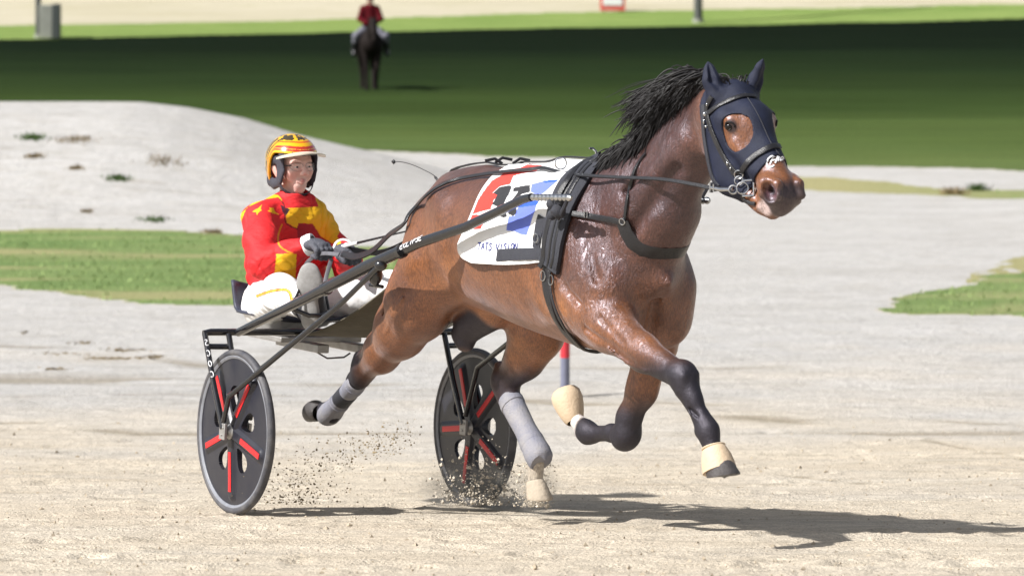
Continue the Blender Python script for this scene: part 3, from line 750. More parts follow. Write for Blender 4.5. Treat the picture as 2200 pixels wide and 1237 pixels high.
# muscle borders, tendons and veins
def groove(pts, r_, k=.03):
    for a, b in zip(pts[:-1], pts[1:]): HF.cut(a, b, r_, r_, k)
def vein(pts, r_=.006, k=.012):
    for a, b in zip(pts[:-1], pts[1:]): HF.cone(a, b, r_, r_, k)
for s in (1, -1):
    groove([(2.10, .225 * s, 1.46), (2.20, .225 * s, 1.32), (2.27, .215 * s, 1.18)], .012, .035)        # front edge of the shoulder
    groove([(1.86, .275 * s, 1.36), (1.88, .285 * s, 1.20), (1.92, .27 * s, 1.04), (2.0, .25 * s, .95)], .010, .04)   # behind the triceps
    groove([(1.98, .262 * s, 1.24), (2.10, .260 * s, 1.14), (2.20, .245 * s, 1.08)], .008, .03)         # triceps / shoulder
    groove([(.98, .275 * s, 1.26), (1.02, .28 * s, 1.10), (1.0, .285 * s, .98)], .010, .04)             # thigh front line
    groove([(.82, .235 * s, 1.32), (.80, .255 * s, 1.12), (.74, .255 * s, .94), (.64, .235 * s, .84)], .008, .035)    # hamstring line
    groove([(2.34, .125 * s, 1.50), (2.50, .115 * s, 1.66)], .008, .04)
groove([(2.24, .245, .99), (2.40, .232, .93), (2.52, .222, .89)], .006, .025)                            # forearm extensor border
groove([(2.32, .235, 1.04), (2.46, .222, .955)], .005, .02)
vein([(.92, .292, 1.00), (.84, .290, .92), (.72, .262, .83), (.60, .235, .76)], .005)
groove([(KNEE[0] + .035, .182, KNEE[2] - .085), (RFF[0] - .025, .160, RFF[2] + .05)], .0065, .010)
groove([(KNEE[0] + .035, .115, KNEE[2] - .085), (RFF[0] - .025, .104, RFF[2] + .05)], .0065, .010)
for s in (1, -1):
    K_, Fe = (KNEE, RFF) if s > 0 else (LK, LFt)
    HF.cone((K_[0] + .036 * s, K_[1] + .026, K_[2] + .012), (K_[0] + .034 * s, K_[1] + .026, K_[2] - .012), .017, .015, .010)
    HF.cone((K_[0] + .034 * s, K_[1] - .024, K_[2] + .016), (K_[0] + .034 * s, K_[1] - .022, K_[2] - .010), .016, .014, .010)
    HF.cone((K_[0] - .044 * s, K_[1], K_[2] + .018), (K_[0] - .036 * s, K_[1], K_[2] - .004), .018, .014, .012)          # accessory bone behind the knee
    HF.cone((Fe[0] - .026, Fe[1] + .016, Fe[2] - .006), (Fe[0] - .026, Fe[1] - .016, Fe[2] - .006), .020, .020, .012)      # sesamoids
HF.cut((KNEE[0] - .02, .205, KNEE[2] + .045), (KNEE[0] + .03, .20, KNEE[2] + .06), .008, .008, .014)
vein([(2.36, .228, .93), (2.47, .212, .885), (2.58, .197, .865), (KNEE[0] - .02, .188, KNEE[2] + .03)], .004, .010)
vein([(KNEE[0] + .03, .180, KNEE[2] - .05), (KNEE[0] + .07, .172, KNEE[2] - .12), (RFF[0] - .02, .162, RFF[2] + .04)], .0035, .008)
groove([(RH_[0] + .12, .215, RH_[2] + .085), (RH_[0] + .03, .200, RH_[2] + .045)], .006, .02)

# head (axis poll -> muzzle)
HF.cone((2.80, 0, 1.81), (2.945, 0, 1.765), .098, .097, .04, (1, 1.02, 1))
HF.cone((2.78, 0, 1.82), (2.86, 0, 1.855), .085, .072, .05, (1, .95, 1))
HF.cone((2.955, 0, 1.742), (3.14, 0, 1.56), .086, .066, .04, (1, .80, 1))
def headm(s):
    HF.cone((2.86, .050 * s, 1.70), (2.90, .050 * s, 1.62), .100, .090, .035, (1, .50, 1))    # cheek disc
    HF.cone((2.92, .035 * s, 1.575), (3.07, .028 * s, 1.495), .042, .030, .03)                # jaw bar
    HF.cone((2.925, .086 * s, 1.80), (2.965, .085 * s, 1.790), .024, .022, .03)                # brow
    HF.cone((2.985, .075 * s, 1.71), (3.07, .056 * s, 1.62), .020, .012, .03)                 # facial crest
    HF.cone((3.135, .042 * s, 1.570), (3.172, .047 * s, 1.530), .040, .034, .022)             # nostril flare
    HF.cone((3.150, .055 * s, 1.588), (3.200, .046 * s, 1.575), .020, .018, .012)
    HF.cone((3.200, .046 * s, 1.575), (3.210, .052 * s, 1.535), .016, .016, .010)
    HF.cone((3.150, .070 * s, 1.580), (3.150, .076 * s, 1.540), .018, .016, .012)
both(headm)
HF.cone((3.13, 0, 1.55), (3.165, 0, 1.515), .060, .046, .03, (1, .95, 1))
HF.cone((3.160, 0, 1.505), (3.145, 0, 1.488), .036, .032, .02, (1, 1.1, 1))                   # upper lip
HF.cone((3.05, 0, 1.492), (3.105, 0, 1.472), .034, .029, .02, (1, 1.1, 1))                    # chin
def nost(s):
    HF.cut((3.180, .074 * s, 1.562), (3.192, .070 * s, 1.538), .022, .025, .008, (1, .8, 1))
    HF.cut((3.175, .060 * s, 1.556), (3.17, .045 * s, 1.556), .013, .010, .006)
    HF.cut((3.04, .064 * s, 1.507), (3.145, .055 * s, 1.490), .006, .006, .008)               # mouth line
    HF.cut((2.962, .118 * s, 1.774), (2.972, .118 * s, 1.770), .014, .014, .012)              # eye socket
both(nost)
HF.cone((1.16, .0, .96), (1.02, .03, .885), .078, .066, .04)
HF.chain([((1.02, .03, .885), .060), ((.985, .04, .845), .050), ((1.0, .045, .815), .040)], .015)                                   # sheath
hp, hq = HF.mesh()
def world_mesh(name, pts, quads, m, parent, cols=None):
    return mesh_obj(name, Wn(pts), quads, m, parent, True, cols)
def ss(a, b, x): return smooth01((x - a) / (b - a))
def coat_colours(p):
    f, r, u = p[:, 0], p[:, 1], p[:, 2]
    n = len(p); c = np.zeros((n, 3))
    bay = np.array([.172, .066, .024]); dark = np.array([.046, .020, .018]); tan = np.array([.29, .115, .036]); blk = np.array([.0045, .0038, .0060])
    c[:] = bay
    def mixc(w, col): c[:] = c * (1 - w[:, None]) + np.asarray(col) * w[:, None]
    mixc(.75 * ss(1.24, 1.52, u) * ss(2.95, 2.6, f), dark)
    mixc(.72 * ss(1.80, 2.15, f) * ss(1.0, 1.25, u) * ss(2.9, 2.6, f), dark)                  # shoulder and neck darker
    mixc(.75 * ss(.17, .05, np.hypot((f - 1.22) / 1.0, (u - 1.04) / 1.1)), tan)                # flank fold
    mixc(.5 * ss(1.0, .93, u) * ss(1.15, 1.3, f) * ss(2.0, 1.9, f), tan)
    mixc(.6 * ss(.2, .06, np.hypot(f - 2.02, (u - .98))), tan)
    mixc(.7 * ss(.16, .06, np.hypot(f - 1.2, u - .83)) * (r < -.05), tan)
    mixc(.5 * ss(.16, .06, np.hypot(f - 2.08, u - .80)) * (r < -.05), tan)
    mixc(ss(.99, .84, u + .25 * (2.6 - f)) * (r > .02) * (f > 2.25), blk)
    mixc(ss(.78, .60, u) * (r < -.02) * (f > 1.4) * (f < 2.3), blk)
    mixc(ss(.50, .30, f) * (u < .9), blk)
    mixc(.93 * ss(.78, .66, u) * (r < -.02) * (f > .85) * (f < 1.4), blk)
    mixc(ss(.01, .05, LHF[2] - u) * (r < -.02) * (f > .85) * (f < 1.45) * (u < .5), (.42, .37, .30))
    lp = np.array(LP); lf = np.array(LFt)
    mixc(ss(.02, .045, lf[0] - f) * (r < -.02) * (f > 1.4) * (f < 1.75) * (u < .70), (.62, .56, .52))   # white sock on the folded foreleg
    mixc(ss(.095, .055, np.hypot(np.hypot(f - 3.200, u - 1.508), r * .6)) * .9, (.040, .031, .032))       # muzzle
    mixc(ss(.034, .020, np.hypot(np.hypot(f - 3.188, u - 1.549), (np.abs(r) - .062))) * .9, (.10, .045, .055))
    mixc(ss(.022, .010, np.hypot(np.hypot(f - 3.180, u - 1.552), (np.abs(r) - .050))) * .95, (.008, .005, .006))
    mixc(ss(.040, .022, np.hypot(np.hypot((f - 3.115) * 1.0, u - 1.485), (r - .045) * .8)) * .85, (.50, .40, .38))
    sx = np.clip((1.10 - f) / .12, 0, 1); dseg = np.hypot(np.hypot(f - np.clip(f, .97, 1.10), r - .03), u - (.895 - .05 * sx)); mixc(ss(.105, .072, dseg), (.010, .008, .010))
    mixc(ss(.032, .018, np.hypot(np.hypot(f - 2.985, u - 1.772), np.abs(r) - .10)) * .9, (.02, .012, .010))
    a = np.clip(ss(1.88, 2.1, f) * ss(.88, 1.02, u) * ss(2.95, 2.75, f), 0, 1)
    a = np.maximum(a, .35 * ss(1.25, 1.45, u) * ss(1.2, .9, f))
    return np.concatenate([c, a[:, None]], 1)
def coat_material():
    m, nt, b = nt_new("coat")
    L = nt.links.new
    tc = N(nt, 'ShaderNodeTexCoord'); at = N(nt, 'ShaderNodeVertexColor', layer_name='col')
    n1 = N(nt, 'ShaderNodeTexNoise', i_Scale=9.0, i_Detail=6.0, i_Roughness=.62)
    L(tc.outputs['Object'], n1.inputs['Vector'])
    mr = N(nt, 'ShaderNodeMapRange'); mr.inputs[1].default_value = .34; mr.inputs[2].default_value = .68; mr.inputs[3].default_value = .66; mr.inputs[4].default_value = 1.22
    L(n1.outputs[0], mr.inputs[0])
    # short hair grain
    mp = N(nt, 'ShaderNodeMapping'); mp.inputs['Scale'].default_value = (230, 230, 65); mp.inputs['Rotation'].default_value = (.5, .4, .6)
    L(tc.outputs['Object'], mp.inputs[0])
    n2 = N(nt, 'ShaderNodeTexNoise', i_Scale=1.0, i_Detail=2.0)
    L(mp.outputs[0], n2.inputs['Vector'])
    mr2 = N(nt, 'ShaderNodeMapRange'); mr2.inputs[1].default_value = .3; mr2.inputs[2].default_value = .7; mr2.inputs[3].default_value = .58; mr2.inputs[4].default_value = 1.42
    L(n2.outputs[0], mr2.inputs[0])
    mu = N(nt, 'ShaderNodeMath', operation='MULTIPLY'); L(mr.outputs[0], mu.inputs[0]); L(mr2.outputs[0], mu.inputs[1])
    vm = N(nt, 'ShaderNodeVectorMath', operation='SCALE'); L(at.outputs[0], vm.inputs[0]); L(mu.outputs[0], vm.inputs['Scale'])
    L(vm.outputs[0], b.inputs['Base Color'])
    # wet, creased and veined hide over neck and shoulder
    mp3 = N(nt, 'ShaderNodeMapping'); mp3.inputs['Scale'].default_value = (20, 20, 7); mp3.inputs['Rotation'].default_value = (.35, .1, .5)
    L(tc.outputs['Object'], mp3.inputs[0])
    n3 = N(nt, 'ShaderNodeTexNoise', i_Scale=1.0, i_Detail=5.0, i_Roughness=.6, i_Distortion=2.2)
    L(mp3.outputs[0], n3.inputs['Vector'])
    ab = N(nt, 'ShaderNodeMath', operation='SUBTRACT'); ab.inputs[1].default_value = .5; L(n3.outputs[0], ab.inputs[0])
    ab2 = N(nt, 'ShaderNodeMath', operation='ABSOLUTE'); L(ab.outputs[0], ab2.inputs[0])
    mr3 = N(nt, 'ShaderNodeMapRange'); mr3.inputs[1].default_value = 0.0; mr3.inputs[2].default_value = .09; mr3.inputs[3].default_value = 1.0; mr3.inputs[4].default_value = 0.0
    L(ab2.outputs[0], mr3.inputs[0])
    mm = N(nt, 'ShaderNodeMath', operation='MULTIPLY'); L(mr3.outputs[0], mm.inputs[0]); L(at.outputs[1], mm.inputs[1])
    b1 = N(nt, 'ShaderNodeBump', i_Strength=.38, i_Distance=.005); L(mm.outputs[0], b1.inputs['Height'])
    n4 = N(nt, 'ShaderNodeTexNoise', i_Scale=30.0, i_Detail=5.0, i_Roughness=.65); L(tc.outputs['Object'], n4.inputs['Vector'])
    b3 = N(nt, 'ShaderNodeBump', i_Strength=.32, i_Distance=.012); L(n4.outputs[0], b3.inputs['Height']); L(b1.outputs[0], b3.inputs['Normal'])
    b2 = N(nt, 'ShaderNodeBump', i_Strength=.30, i_Distance=.002); L(n2.outputs[0], b2.inputs['Height']); L(b3.outputs[0], b2.inputs['Normal'])
    L(b2.outputs[0], b.inputs['Normal'])
    rr = N(nt, 'ShaderNodeMapRange'); rr.inputs[1].default_value = .3; rr.inputs[2].default_value = .7; rr.inputs[3].default_value = .46; rr.inputs[4].default_value = .32
    L(n1.outputs[0], rr.inputs[0])
    bw = N(nt, 'ShaderNodeRGBToBW'); L(at.outputs[0], bw.inputs[0])
    lm = N(nt, 'ShaderNodeMapRange'); lm.inputs[1].default_value = .006; lm.inputs[2].default_value = .035; lm.inputs[3].default_value = .22; lm.inputs[4].default_value = 0.0; L(bw.outputs[0], lm.inputs[0])
    ra_ = N(nt, 'ShaderNodeMath', operation='ADD'); L(rr.outputs[0], ra_.inputs[0]); L(lm.outputs[0], ra_.inputs[1]); L(ra_.outputs[0], b.inputs['Roughness'])
    b.inputs['Specular IOR Level'].default_value = .75
    cw = N(nt, 'ShaderNodeMath', operation='MULTIPLY'); cw.inputs[1].default_value = .14; L(at.outputs[1], cw.inputs[0]); L(cw.outputs[0], b.inputs['Coat Weight']); b.inputs['Coat Roughness'].default_value = .24; L(b2.outputs[0], b.inputs['Coat Normal'])
    b.inputs['Specular Tint'].default_value = (.92, .86, 1, 1)
    shm = N(nt, 'ShaderNodeMapRange'); shm.inputs[1].default_value = .010; shm.inputs[2].default_value = .05; shm.inputs[3].default_value = 0.0; shm.inputs[4].default_value = .24; L(bw.outputs[0], shm.inputs[0]); L(shm.outputs[0], b.inputs['Sheen Weight'])
    b.inputs['Sheen Roughness'].default_value = .35
    b.inputs['Sheen Tint'].default_value = (.8, .7, .75, 1)
    return m
M['coat'] = coat_material()
M['web'] = mat('dark_webbing', (.028, .03, .042), .62, bump=.5, bscale=420, var=.4, vscale=25)
M['hood'] = mat('hood_fabric', (.010, .014, .036), .62, spec=.35, bump=.35, bscale=500, var=.5, vscale=18)
M['steel'] = mat('steel', (.55, .56, .58), .25, metal=1.0, var=.3, vscale=40)
M['hair'] = mat('black_hair', (.010, .009, .010), .58, spec=.3, var=.4, vscale=14)
M['eye'] = mat('eye', (.006, .004, .004), .10, spec=.35)
M['hoof'] = mat('hoof_horn', (.065, .058, .058), .45, bump=.5, bscale=90, var=.5, vscale=20, stretch=(1, 1, 6))
M['bell'] = mat('bell_boot_rubber', (.58, .45, .31), .7, bump=.3, bscale=120, var=.35, vscale=12, varcol=(.36, .27, .18))
M['boot_grey'] = mat('leg_boot', (.185, .19, .235), .7, bump=.4, bscale=160, var=.6, vscale=16, varcol=(.33, .31, .29))

horse = empty('horse', W(1.6, 0, .18), 'bay horse with black legs and dark blue hood racing in front of the sulky', 'horse')
hb = world_mesh('body', hp, hq, M['coat'], horse, coat_colours(hp))
def bvh_of(pts, quads): return BVHTree.FromPolygons([tuple(v) for v in Wn(pts)], [tuple(int(i) for i in q) for q in quads])
BV_H = bvh_of(hp, hq)
CAMP = Vector((0, 0, CZ))
def surf(px, py, off=.003, trees=None):
    """point on the horse (or what it wears) seen at a photo pixel, lifted off along the surface normal"""
    d = (P(px, py, 10) - CAMP).normalized(); best = None
    for t in (trees or [BV_H]):
        h = t.ray_cast(CAMP, d)
        if h[0] is not None and (best is None or h[3] < best[3]): best = h
    if best is None: return None
    n = best[1] if best[1].dot(d) < 0 else -best[1]
    return best[0] + n * off, n
def loc_of(v):
    dx, dy = v[0] - OX, v[1] - OY
    return Vector((dx * FX + dy * FY, dx * RX + dy * RY, v[2]))
def mirror(v):
    l = loc_of(v); return W(l[0], -l[1], l[2])
def mirror_n(n):
    a = n[0] * FX + n[1] * FY; b = -(n[0] * RX + n[1] * RY)
    return Vector((a * FX + b * RX, a * FY + b * RY, n[2]))
def catmull(pts, k=6):
    pts = [np.array(p, float) for p in pts]; out = []
    for i in range(len(pts) - 1):
        p0, p1, p2, p3 = pts[max(i - 1, 0)], pts[i], pts[i + 1], pts[min(i + 2, len(pts) - 1)]
        for j in range(k):
            t = j / k
            out.append(.5 * ((2 * p1) + (p2 - p0) * t + (2 * p0 - 5 * p1 + 4 * p2 - p3) * t * t + (3 * p1 - p0 - 3 * p2 + p3) * t ** 3))
    out.append(pts[-1]); return out
def surf_path(pix, off=.004, k=6, trees=None):
    pts, ns = [], []
    for q in catmull(pix, k):
        h = surf(q[0], q[1], off, trees)
        if h: pts.append(h[0]); ns.append(h[1])
    # light smoothing so straps lie taut
    for _ in range(2):
        pts = [pts[0]] + [(pts[i - 1] + pts[i] * 2 + pts[i + 1]) / 4 for i in range(1, len(pts) - 1)] + [pts[-1]]
        ns = [ns[0]] + [(ns[i - 1] + ns[i] * 2 + ns[i + 1]).normalized() for i in range(1, len(ns) - 1)] + [ns[-1]]
    return pts, ns
def out_ray(f, r, u, df, dr, du, trees, off):
    """from far outside towards the local point (f,r,u) along -(df,dr,du): first surface hit, lifted"""
    o = W(f + df, r + dr, u + du); d = (W(f, r, u) - o).normalized(); best = None
    for t in trees:
        h = t.ray_cast(o, d)
        if h[0] is not None and (best is None or h[3] < best[3]): best = h
    if best is None: return W(f, r, u), -d
    n = best[1] if best[1].dot(d) < 0 else -best[1]
    return best[0] + n * off, n

# eyes
for s in (1, -1):
    e = MB()
    c = Vector((2.970, .0930 * s, 1.772))
    e.ball(W(*c), (.0175, .0205, .0150), 16, 12, 0, (Vector((RX * s, RY * s, 0)) + Vector((FX, FY, 0)) * .4, Vector((FX, FY, 0)) - Vector((RX * s, RY * s, 0)) * .4, Vector((0, 0, 1))))
    eo = e.build('eye', M['eye'], horse)
    l = MB()
    arc = [out_ray(2.970 + .021 * math.cos(a), .080 * s, 1.773 + .0135 * math.sin(a), .25, .45 * s, .05, [BV_H], .0025)[0] for a in np.linspace(-.3, math.pi + .3, 12)]
    l.tube(arc, .0032, 6)
    lo = mesh_obj('eyelid', l.v, l.f, M['hair'], None); lo.parent = eo; lo.matrix_parent_inverse = eo.matrix_world.inverted()

# hooves, with the pastern inside the boots
def hoof(name_parent, c, axis, toe, ln=.085, r0=.036, r1=.050, m=None):
    """c = coronet centre, axis = direction coronet -> sole, toe = forward direction of the foot"""
    axis = Vector(axis).normalized(); toe = Vector(toe); toe = (toe - axis * toe.dot(axis)).normalized(); sd = axis.cross(toe)
    n = 20; vs_, fs = [], []
    rings = [(-.06, .93, 0), (0.0, 1, 0), (.35, 1, 1), (.80, 1, 1), (.86, .97, 1), (.87, .80, 1), (.80, .55, 1), (.80, 0.02, 1)]
    for t, sc_, _ in rings:
        rr = (r0 + (r1 - r0) * min(t / .8, 1)) * sc_
        for k in range(n):
            a = 2 * math.pi * k / n
            e = 1 + .16 * math.cos(a)
            ax_ = (1 - .33 * (0.5 - .5 * math.cos(a))) if t > 0 else 1.0
            vs_.append(c + axis * (ln * t * ax_) + toe * (rr * e * math.cos(a) + .16 * ln * t) + sd * rr * .93 * math.sin(a))
    m_ = len(rings)
    fs = [(i * n + k, i * n + (k + 1) % n, (i + 1) * n + (k + 1) % n, (i + 1) * n + k) for i in range(m_ - 1) for k in range(n)]
    b = MB(); b.add([W(*v) for v in vs_], fs); b.add([W(*(c + axis * ln * .80))], [])
    o = b.build('hoof', m or M['hoof'], horse)
    return axis, toe, sd
def ringed(pts_r, toe, n=22, ell=(1.0, .9)):
    vs_ = []
    pts = [Vector(p) for p, _ in pts_r]
    for i, (p, rr) in enumerate(pts_r):
        t = (pts[min(i + 1, len(pts) - 1)] - pts[max(i - 1, 0)]).normalized()
        tv = Vector(toe); tv = (tv - t * tv.dot(t)).normalized(); sd = t.cross(tv)
        for k in range(n):
            a = 2 * math.pi * k / n
            vs_.append(W(*(Vector(p) + tv * rr * ell[0] * math.cos(a) + sd * rr * ell[1] * math.sin(a))))
    m_ = len(pts)
    fs = [(i * n + k, i * n + (k + 1) % n, (i + 1) * n + (k + 1) % n, (i + 1) * n + k) for i in range(m_ - 1) for k in range(n)]
    return vs_, fs
# right fore: bell boot over the hoof
HC = Vector(H(1536, 972, .13)); HE = Vector(H(1545, 1020, .13))
ax_ = Vector((.30, 0, -.62)).normalized()
hoof(horse, HC + ax_ * .022, ax_, (1, 0, .25), .100, .047, .064)
b = MB(); tw = (1, 0, .25)
v_, f_ = ringed([(HC - ax_ * .026, .037), (HC - ax_ * .022, .043), (HC - ax_ * .006, .051), (HC + ax_ * .018, .060), (HC + ax_ * .044, .065), (HC + ax_ * .066, .067), (HC + ax_ * .068, .064), (HC + ax_ * .04, .05)], tw)
b.add(v_, f_); b.torus(W(*(HC - ax_ * .022)), W(*(HC)) - W(*(HC - ax_)), .041, .004, 22, 6)
b.build('bell_boot', M['bell'], horse)
# left fore: bell boot, foot folded up and back
LB = Vector(H(1222, 876, -.12)); LPv = Vector(LP)
ax2 = (LB - LPv).normalized(); ax2 = (ax2 + Vector((-.2, 0, .9))).normalized()
LC = LPv + (LB - LPv) * .62
hoof(horse, LC + ax2 * .012, ax2, (-1, 0, -.5), .090, .042, .056)
b = MB()
v_, f_ = ringed([(LC - ax2 * .040, .034), (LC - ax2 * .030, .041), (LC - ax2 * .005, .050), (LC + ax2 * .03, .060), (LC + ax2 * .058, .0645), (LC + ax2 * .084, .062), (LC + ax2 * .098, .052), (LC + ax2 * .104, .03), (LC + ax2 * .105, .002)], (-1, 0, -.5), 24, (1.0, .95))
b.add(v_, f_)
b.build('bell_boot', M['bell'], horse)
# right hind: foot thrown back, sole up; grey leg boot with straps
RP = Vector(H(690, 884, .14)); RT = Vector(H(664, 878, .14))
hoof(horse, RP + Vector((-.02, 0, .0)), Vector((-.75, 0, .18)), (-.3, 0, -1), .085, .040, .054)
A0 = Vector((RH_[0] - .060, .148, RH_[2] - .062)); A1 = Vector(RHF)
b = MB(); d_ = (A1 - A0)
v_, f_ = ringed([(A0, .040), (A0 + d_ * .02, .045), (A0 + d_ * .3, .043), (A0 + d_ * .65, .042), (A0 + d_ * .85, .048), (A0 + d_ * 1.0, .054), (A0 + d_ * 1.12, .053), (A0 + d_ * 1.2, .044), (A0 + d_ * 1.2, .03)], (0, 1, 0))
b.add(v_, f_); lb = b.build('leg_boot', M['boot_grey'], horse)
b = MB()
for t in (.10, .68):
    v_, f_ = ringed([(A0 + d_ * t, .0445), (A0 + d_ * (t + .01), .0475), (A0 + d_ * (t + .12), .0470), (A0 + d_ * (t + .13), .0440)], (0, 1, 0))
    b.add(v_, f_)
for st_ in b.build('strap', M['boot_grey'], None, split=True): st_.parent = lb; st_.matrix_parent_inverse = lb.matrix_world.inverted()
b = MB(); v_, f_ = ringed([(A0 + d_ * .34, .0425), (A0 + d_ * .35, .0455), (A0 + d_ * .60, .0450), (A0 + d_ * .61, .0425)], (0, 1, 0)); b.add(v_, f_)
st_ = b.build('tendon_pad', M['web'], None); st_.parent = lb; st_.matrix_parent_inverse = lb.matrix_world.inverted()
# left hind: long grey shin boot, planted hoof
B0 = Vector((LH_[0] + .035, -.138, LH_[2] - .055)); B1 = Vector(LHF); d_ = B1 - B0
b = MB()
v_, f_ = ringed([(B0, .046), (B0 + d_ * .02, .053), (B0 + d_ * .3, .052), (B0 + d_ * .6, .049), (B0 + d_ * .85, .054), (B0 + d_ * 1.04, .060), (B0 + d_ * 1.16, .058), (B0 + d_ * 1.20, .050), (B0 + d_ * 1.2, .034)], (1, 0, .3))
b.add(v_, f_); lb = b.build('leg_boot', M['boot_grey'], horse)
b = MB()
for t in (.08, .80):
    v_, f_ = ringed([(B0 + d_ * t, .0525), (B0 + d_ * (t + .01), .0560), (B0 + d_ * (t + .09), .0560), (B0 + d_ * (t + .10), .0520)], (1, 0, .3))
    b.add(v_, f_)
for st_ in b.build('strap', M['boot_grey'], None, split=True): st_.parent = lb; st_.matrix_parent_inverse = lb.matrix_world.inverted()
hoof(horse, Vector(LHP) + Vector((0, 0, -.01)), (.25, 0, -.8), (1, 0, 0), .10, .040, .056, mat('dusty_hoof', (.42, .36, .28), .9, bump=.5, bscale=60, var=.5, vscale=18, varcol=(.24, .20, .16)))

# ------------------------------------------------ hood with ear covers
HV = .0042
hlo = np.array((2.70, -.20, 1.42)); hhi = np.array((3.20, .20, 2.08))
HD = Field(hlo, hhi, HV)
gx, gy, gz = np.meshgrid(*HD.ax, indexing='ij')
hv = np.empty(gx.size); pq = np.stack([gx.ravel(), gy.ravel(), gz.ravel()], 1)
pc = np.minimum(pq, HF.lo + (HF.n - 1.01) * HF.vox)
hv = HF.value(pc).reshape(gx.shape)
sk = hv - .006
nd = np.array((.72, 0, -.69)); nd /= np.linalg.norm(nd)
nz_ = (gx - 3.085) * nd[0] + (gz - 1.625) * nd[2] - .02 * np.abs(gy) / .06
nk_ = (2.795 + (1.84 - gz) * .17) - gx
reg = np.maximum(nz_, nk_)
HD.D = np.maximum(sk, reg).astype(np.float32)
for s in (1, -1):                                                        # eye openings
    q_ = np.sqrt(((gx - 2.998) / .052) ** 2 + ((gz - 1.750) / .068) ** 2 + (np.minimum(0, (gy * s - .05)) / .02) ** 2 + ((gx - 2.998) * (gz - 1.75) / .006) * .25)
    HD.D = np.maximum(HD.D, (-(q_ - 1) * .05).astype(np.float32))
    if s > 0: e0, e1, e2 = H(1542, 208, .07), H(1528, 172, .088), H(1521, 134, .090)
    else: e0, e1, e2 = H(1612, 208, -.07), H(1623, 172, -.086), H(1640, 126, -.100)
    k_ = 1.0 if s > 0 else .84
    HD.chain([(e0, .044 * k_), (e1, .031 * k_), (Vector(e1).lerp(Vector(e2), .6), .016 * k_), (e2, .002)], .022, (.8, .95, 1))
    fo = Vector((.030, .014 * s, .0))
    HD.cut(Vector(e0) + fo * 1.1 + Vector((0, 0, .035)), Vector(e1) + fo * .95, .012, .012, .008)
    HD.cut(Vector(e1) + fo * .95, Vector(e2) + fo * .35, .012, .002, .008)
hp2, hq2 = HD.mesh()
hood = world_mesh('hood', hp2, hq2, M['hood'], horse)
BV_D = bvh_of(hp2, hq2)
BOTH = [BV_H, BV_D]
b = MB()                                                                 # seams and the binding of the hood
for pix in ([(1512, 226), (1513, 280), (1520, 330), (1532, 382), (1546, 402)],):
    p_, n_ = surf_path(pix, .004, 6, BOTH); b.strap(p_, n_, .022, .006)
p_, n_ = surf_path([(1600, 200), (1630, 250), (1655, 305), (1676, 335)], .001, 8, BOTH); b.tube(p_, .0022, 5)
b.build('hood_binding', M['web'], None).parent = hood
b = MB()
STROKE = {  # unit strokes for lettering: lists of polylines, x 0..1, y 0..1 (up)
    'C': [[(.95, .85), (.6, 1), (.2, .8), (.05, .45), (.2, .1), (.6, 0), (.95, .15)]], 'H': [[(0, 0), (.1, 1)], [(.8, 0), (.9, 1)], [(.05, .5), (.85, .5)]],
    'I': [[(.4, 0), (.5, 1)]], 'D': [[(.05, 0), (.1, 1), (.6, .9), (.85, .5), (.6, .1), (.05, 0)]], 'T': [[(0, 1), (1, 1)], [(.5, 1), (.42, 0)]],
    'A': [[(0, 0), (.5, 1), (.95, 0)], [(.2, .4), (.78, .4)]], 'S': [[(.9, .95), (.4, 1), (.2, .75), (.7, .5), (.75, .15), (.3, 0), (0, .1)]],
    'V': [[(0, 1), (.4, 0), (.95, 1)]], 'O': [[(.5, 1), (.1, .7), (.1, .25), (.5, 0), (.9, .3), (.9, .75), (.5, 1)]], 'N': [[(0, 0), (.1, 1), (.8, 0), (.95, 1)]],
    'E': [[(.9, 1), (.1, 1), (0, 0), (.85, 0)], [(.05, .5), (.7, .5)]], 'L': [[(.1, 1), (0, 0), (.85, 0)]], 'P': [[(0, 0), (.1, 1), (.75, .95), (.8, .6), (.1, .5)]], 'c': [[(.95, .85), (.6, 1), (.2, .8), (.05, .45), (.2, .1), (.6, 0), (.95, .15)]]}
def write(mb, word, place, w):
    """place(i_letter, x, y) -> (point, normal); letters become thin raised bands"""
    for i, ch in enumerate(word):
        if ch == ' ': continue
        for line in STROKE[ch]:
            pp = [place(i, x, y) for x, y in catmull([np.array(q) for q in line], 3)]
            pp = [p for p in pp if p is not None]
            if len(pp) > 1: mb.strap([p[0] for p in pp], [p[1] for p in pp], w, .0015)
def hood_place(boxes):
    def f(i, x, y):
        x0, y0, x1, y1, sl_ = boxes[i]
        return surf(x0 + (x1 - x0) * x + sl_ * y, y1 + (y0 - y1) * y - (x) * 2, .0025, BOTH)
    return f
b = MB()
write(b, 'CHID', hood_place([(1646, 337, 1664, 361, 2), (1655, 338, 1668, 353, 4), (1669, 339, 1674, 348, 2), (1675, 338, 1683, 346, 2)]), .0055)
hl = b.build('lettering', M['white'], None); hl.parent = hood

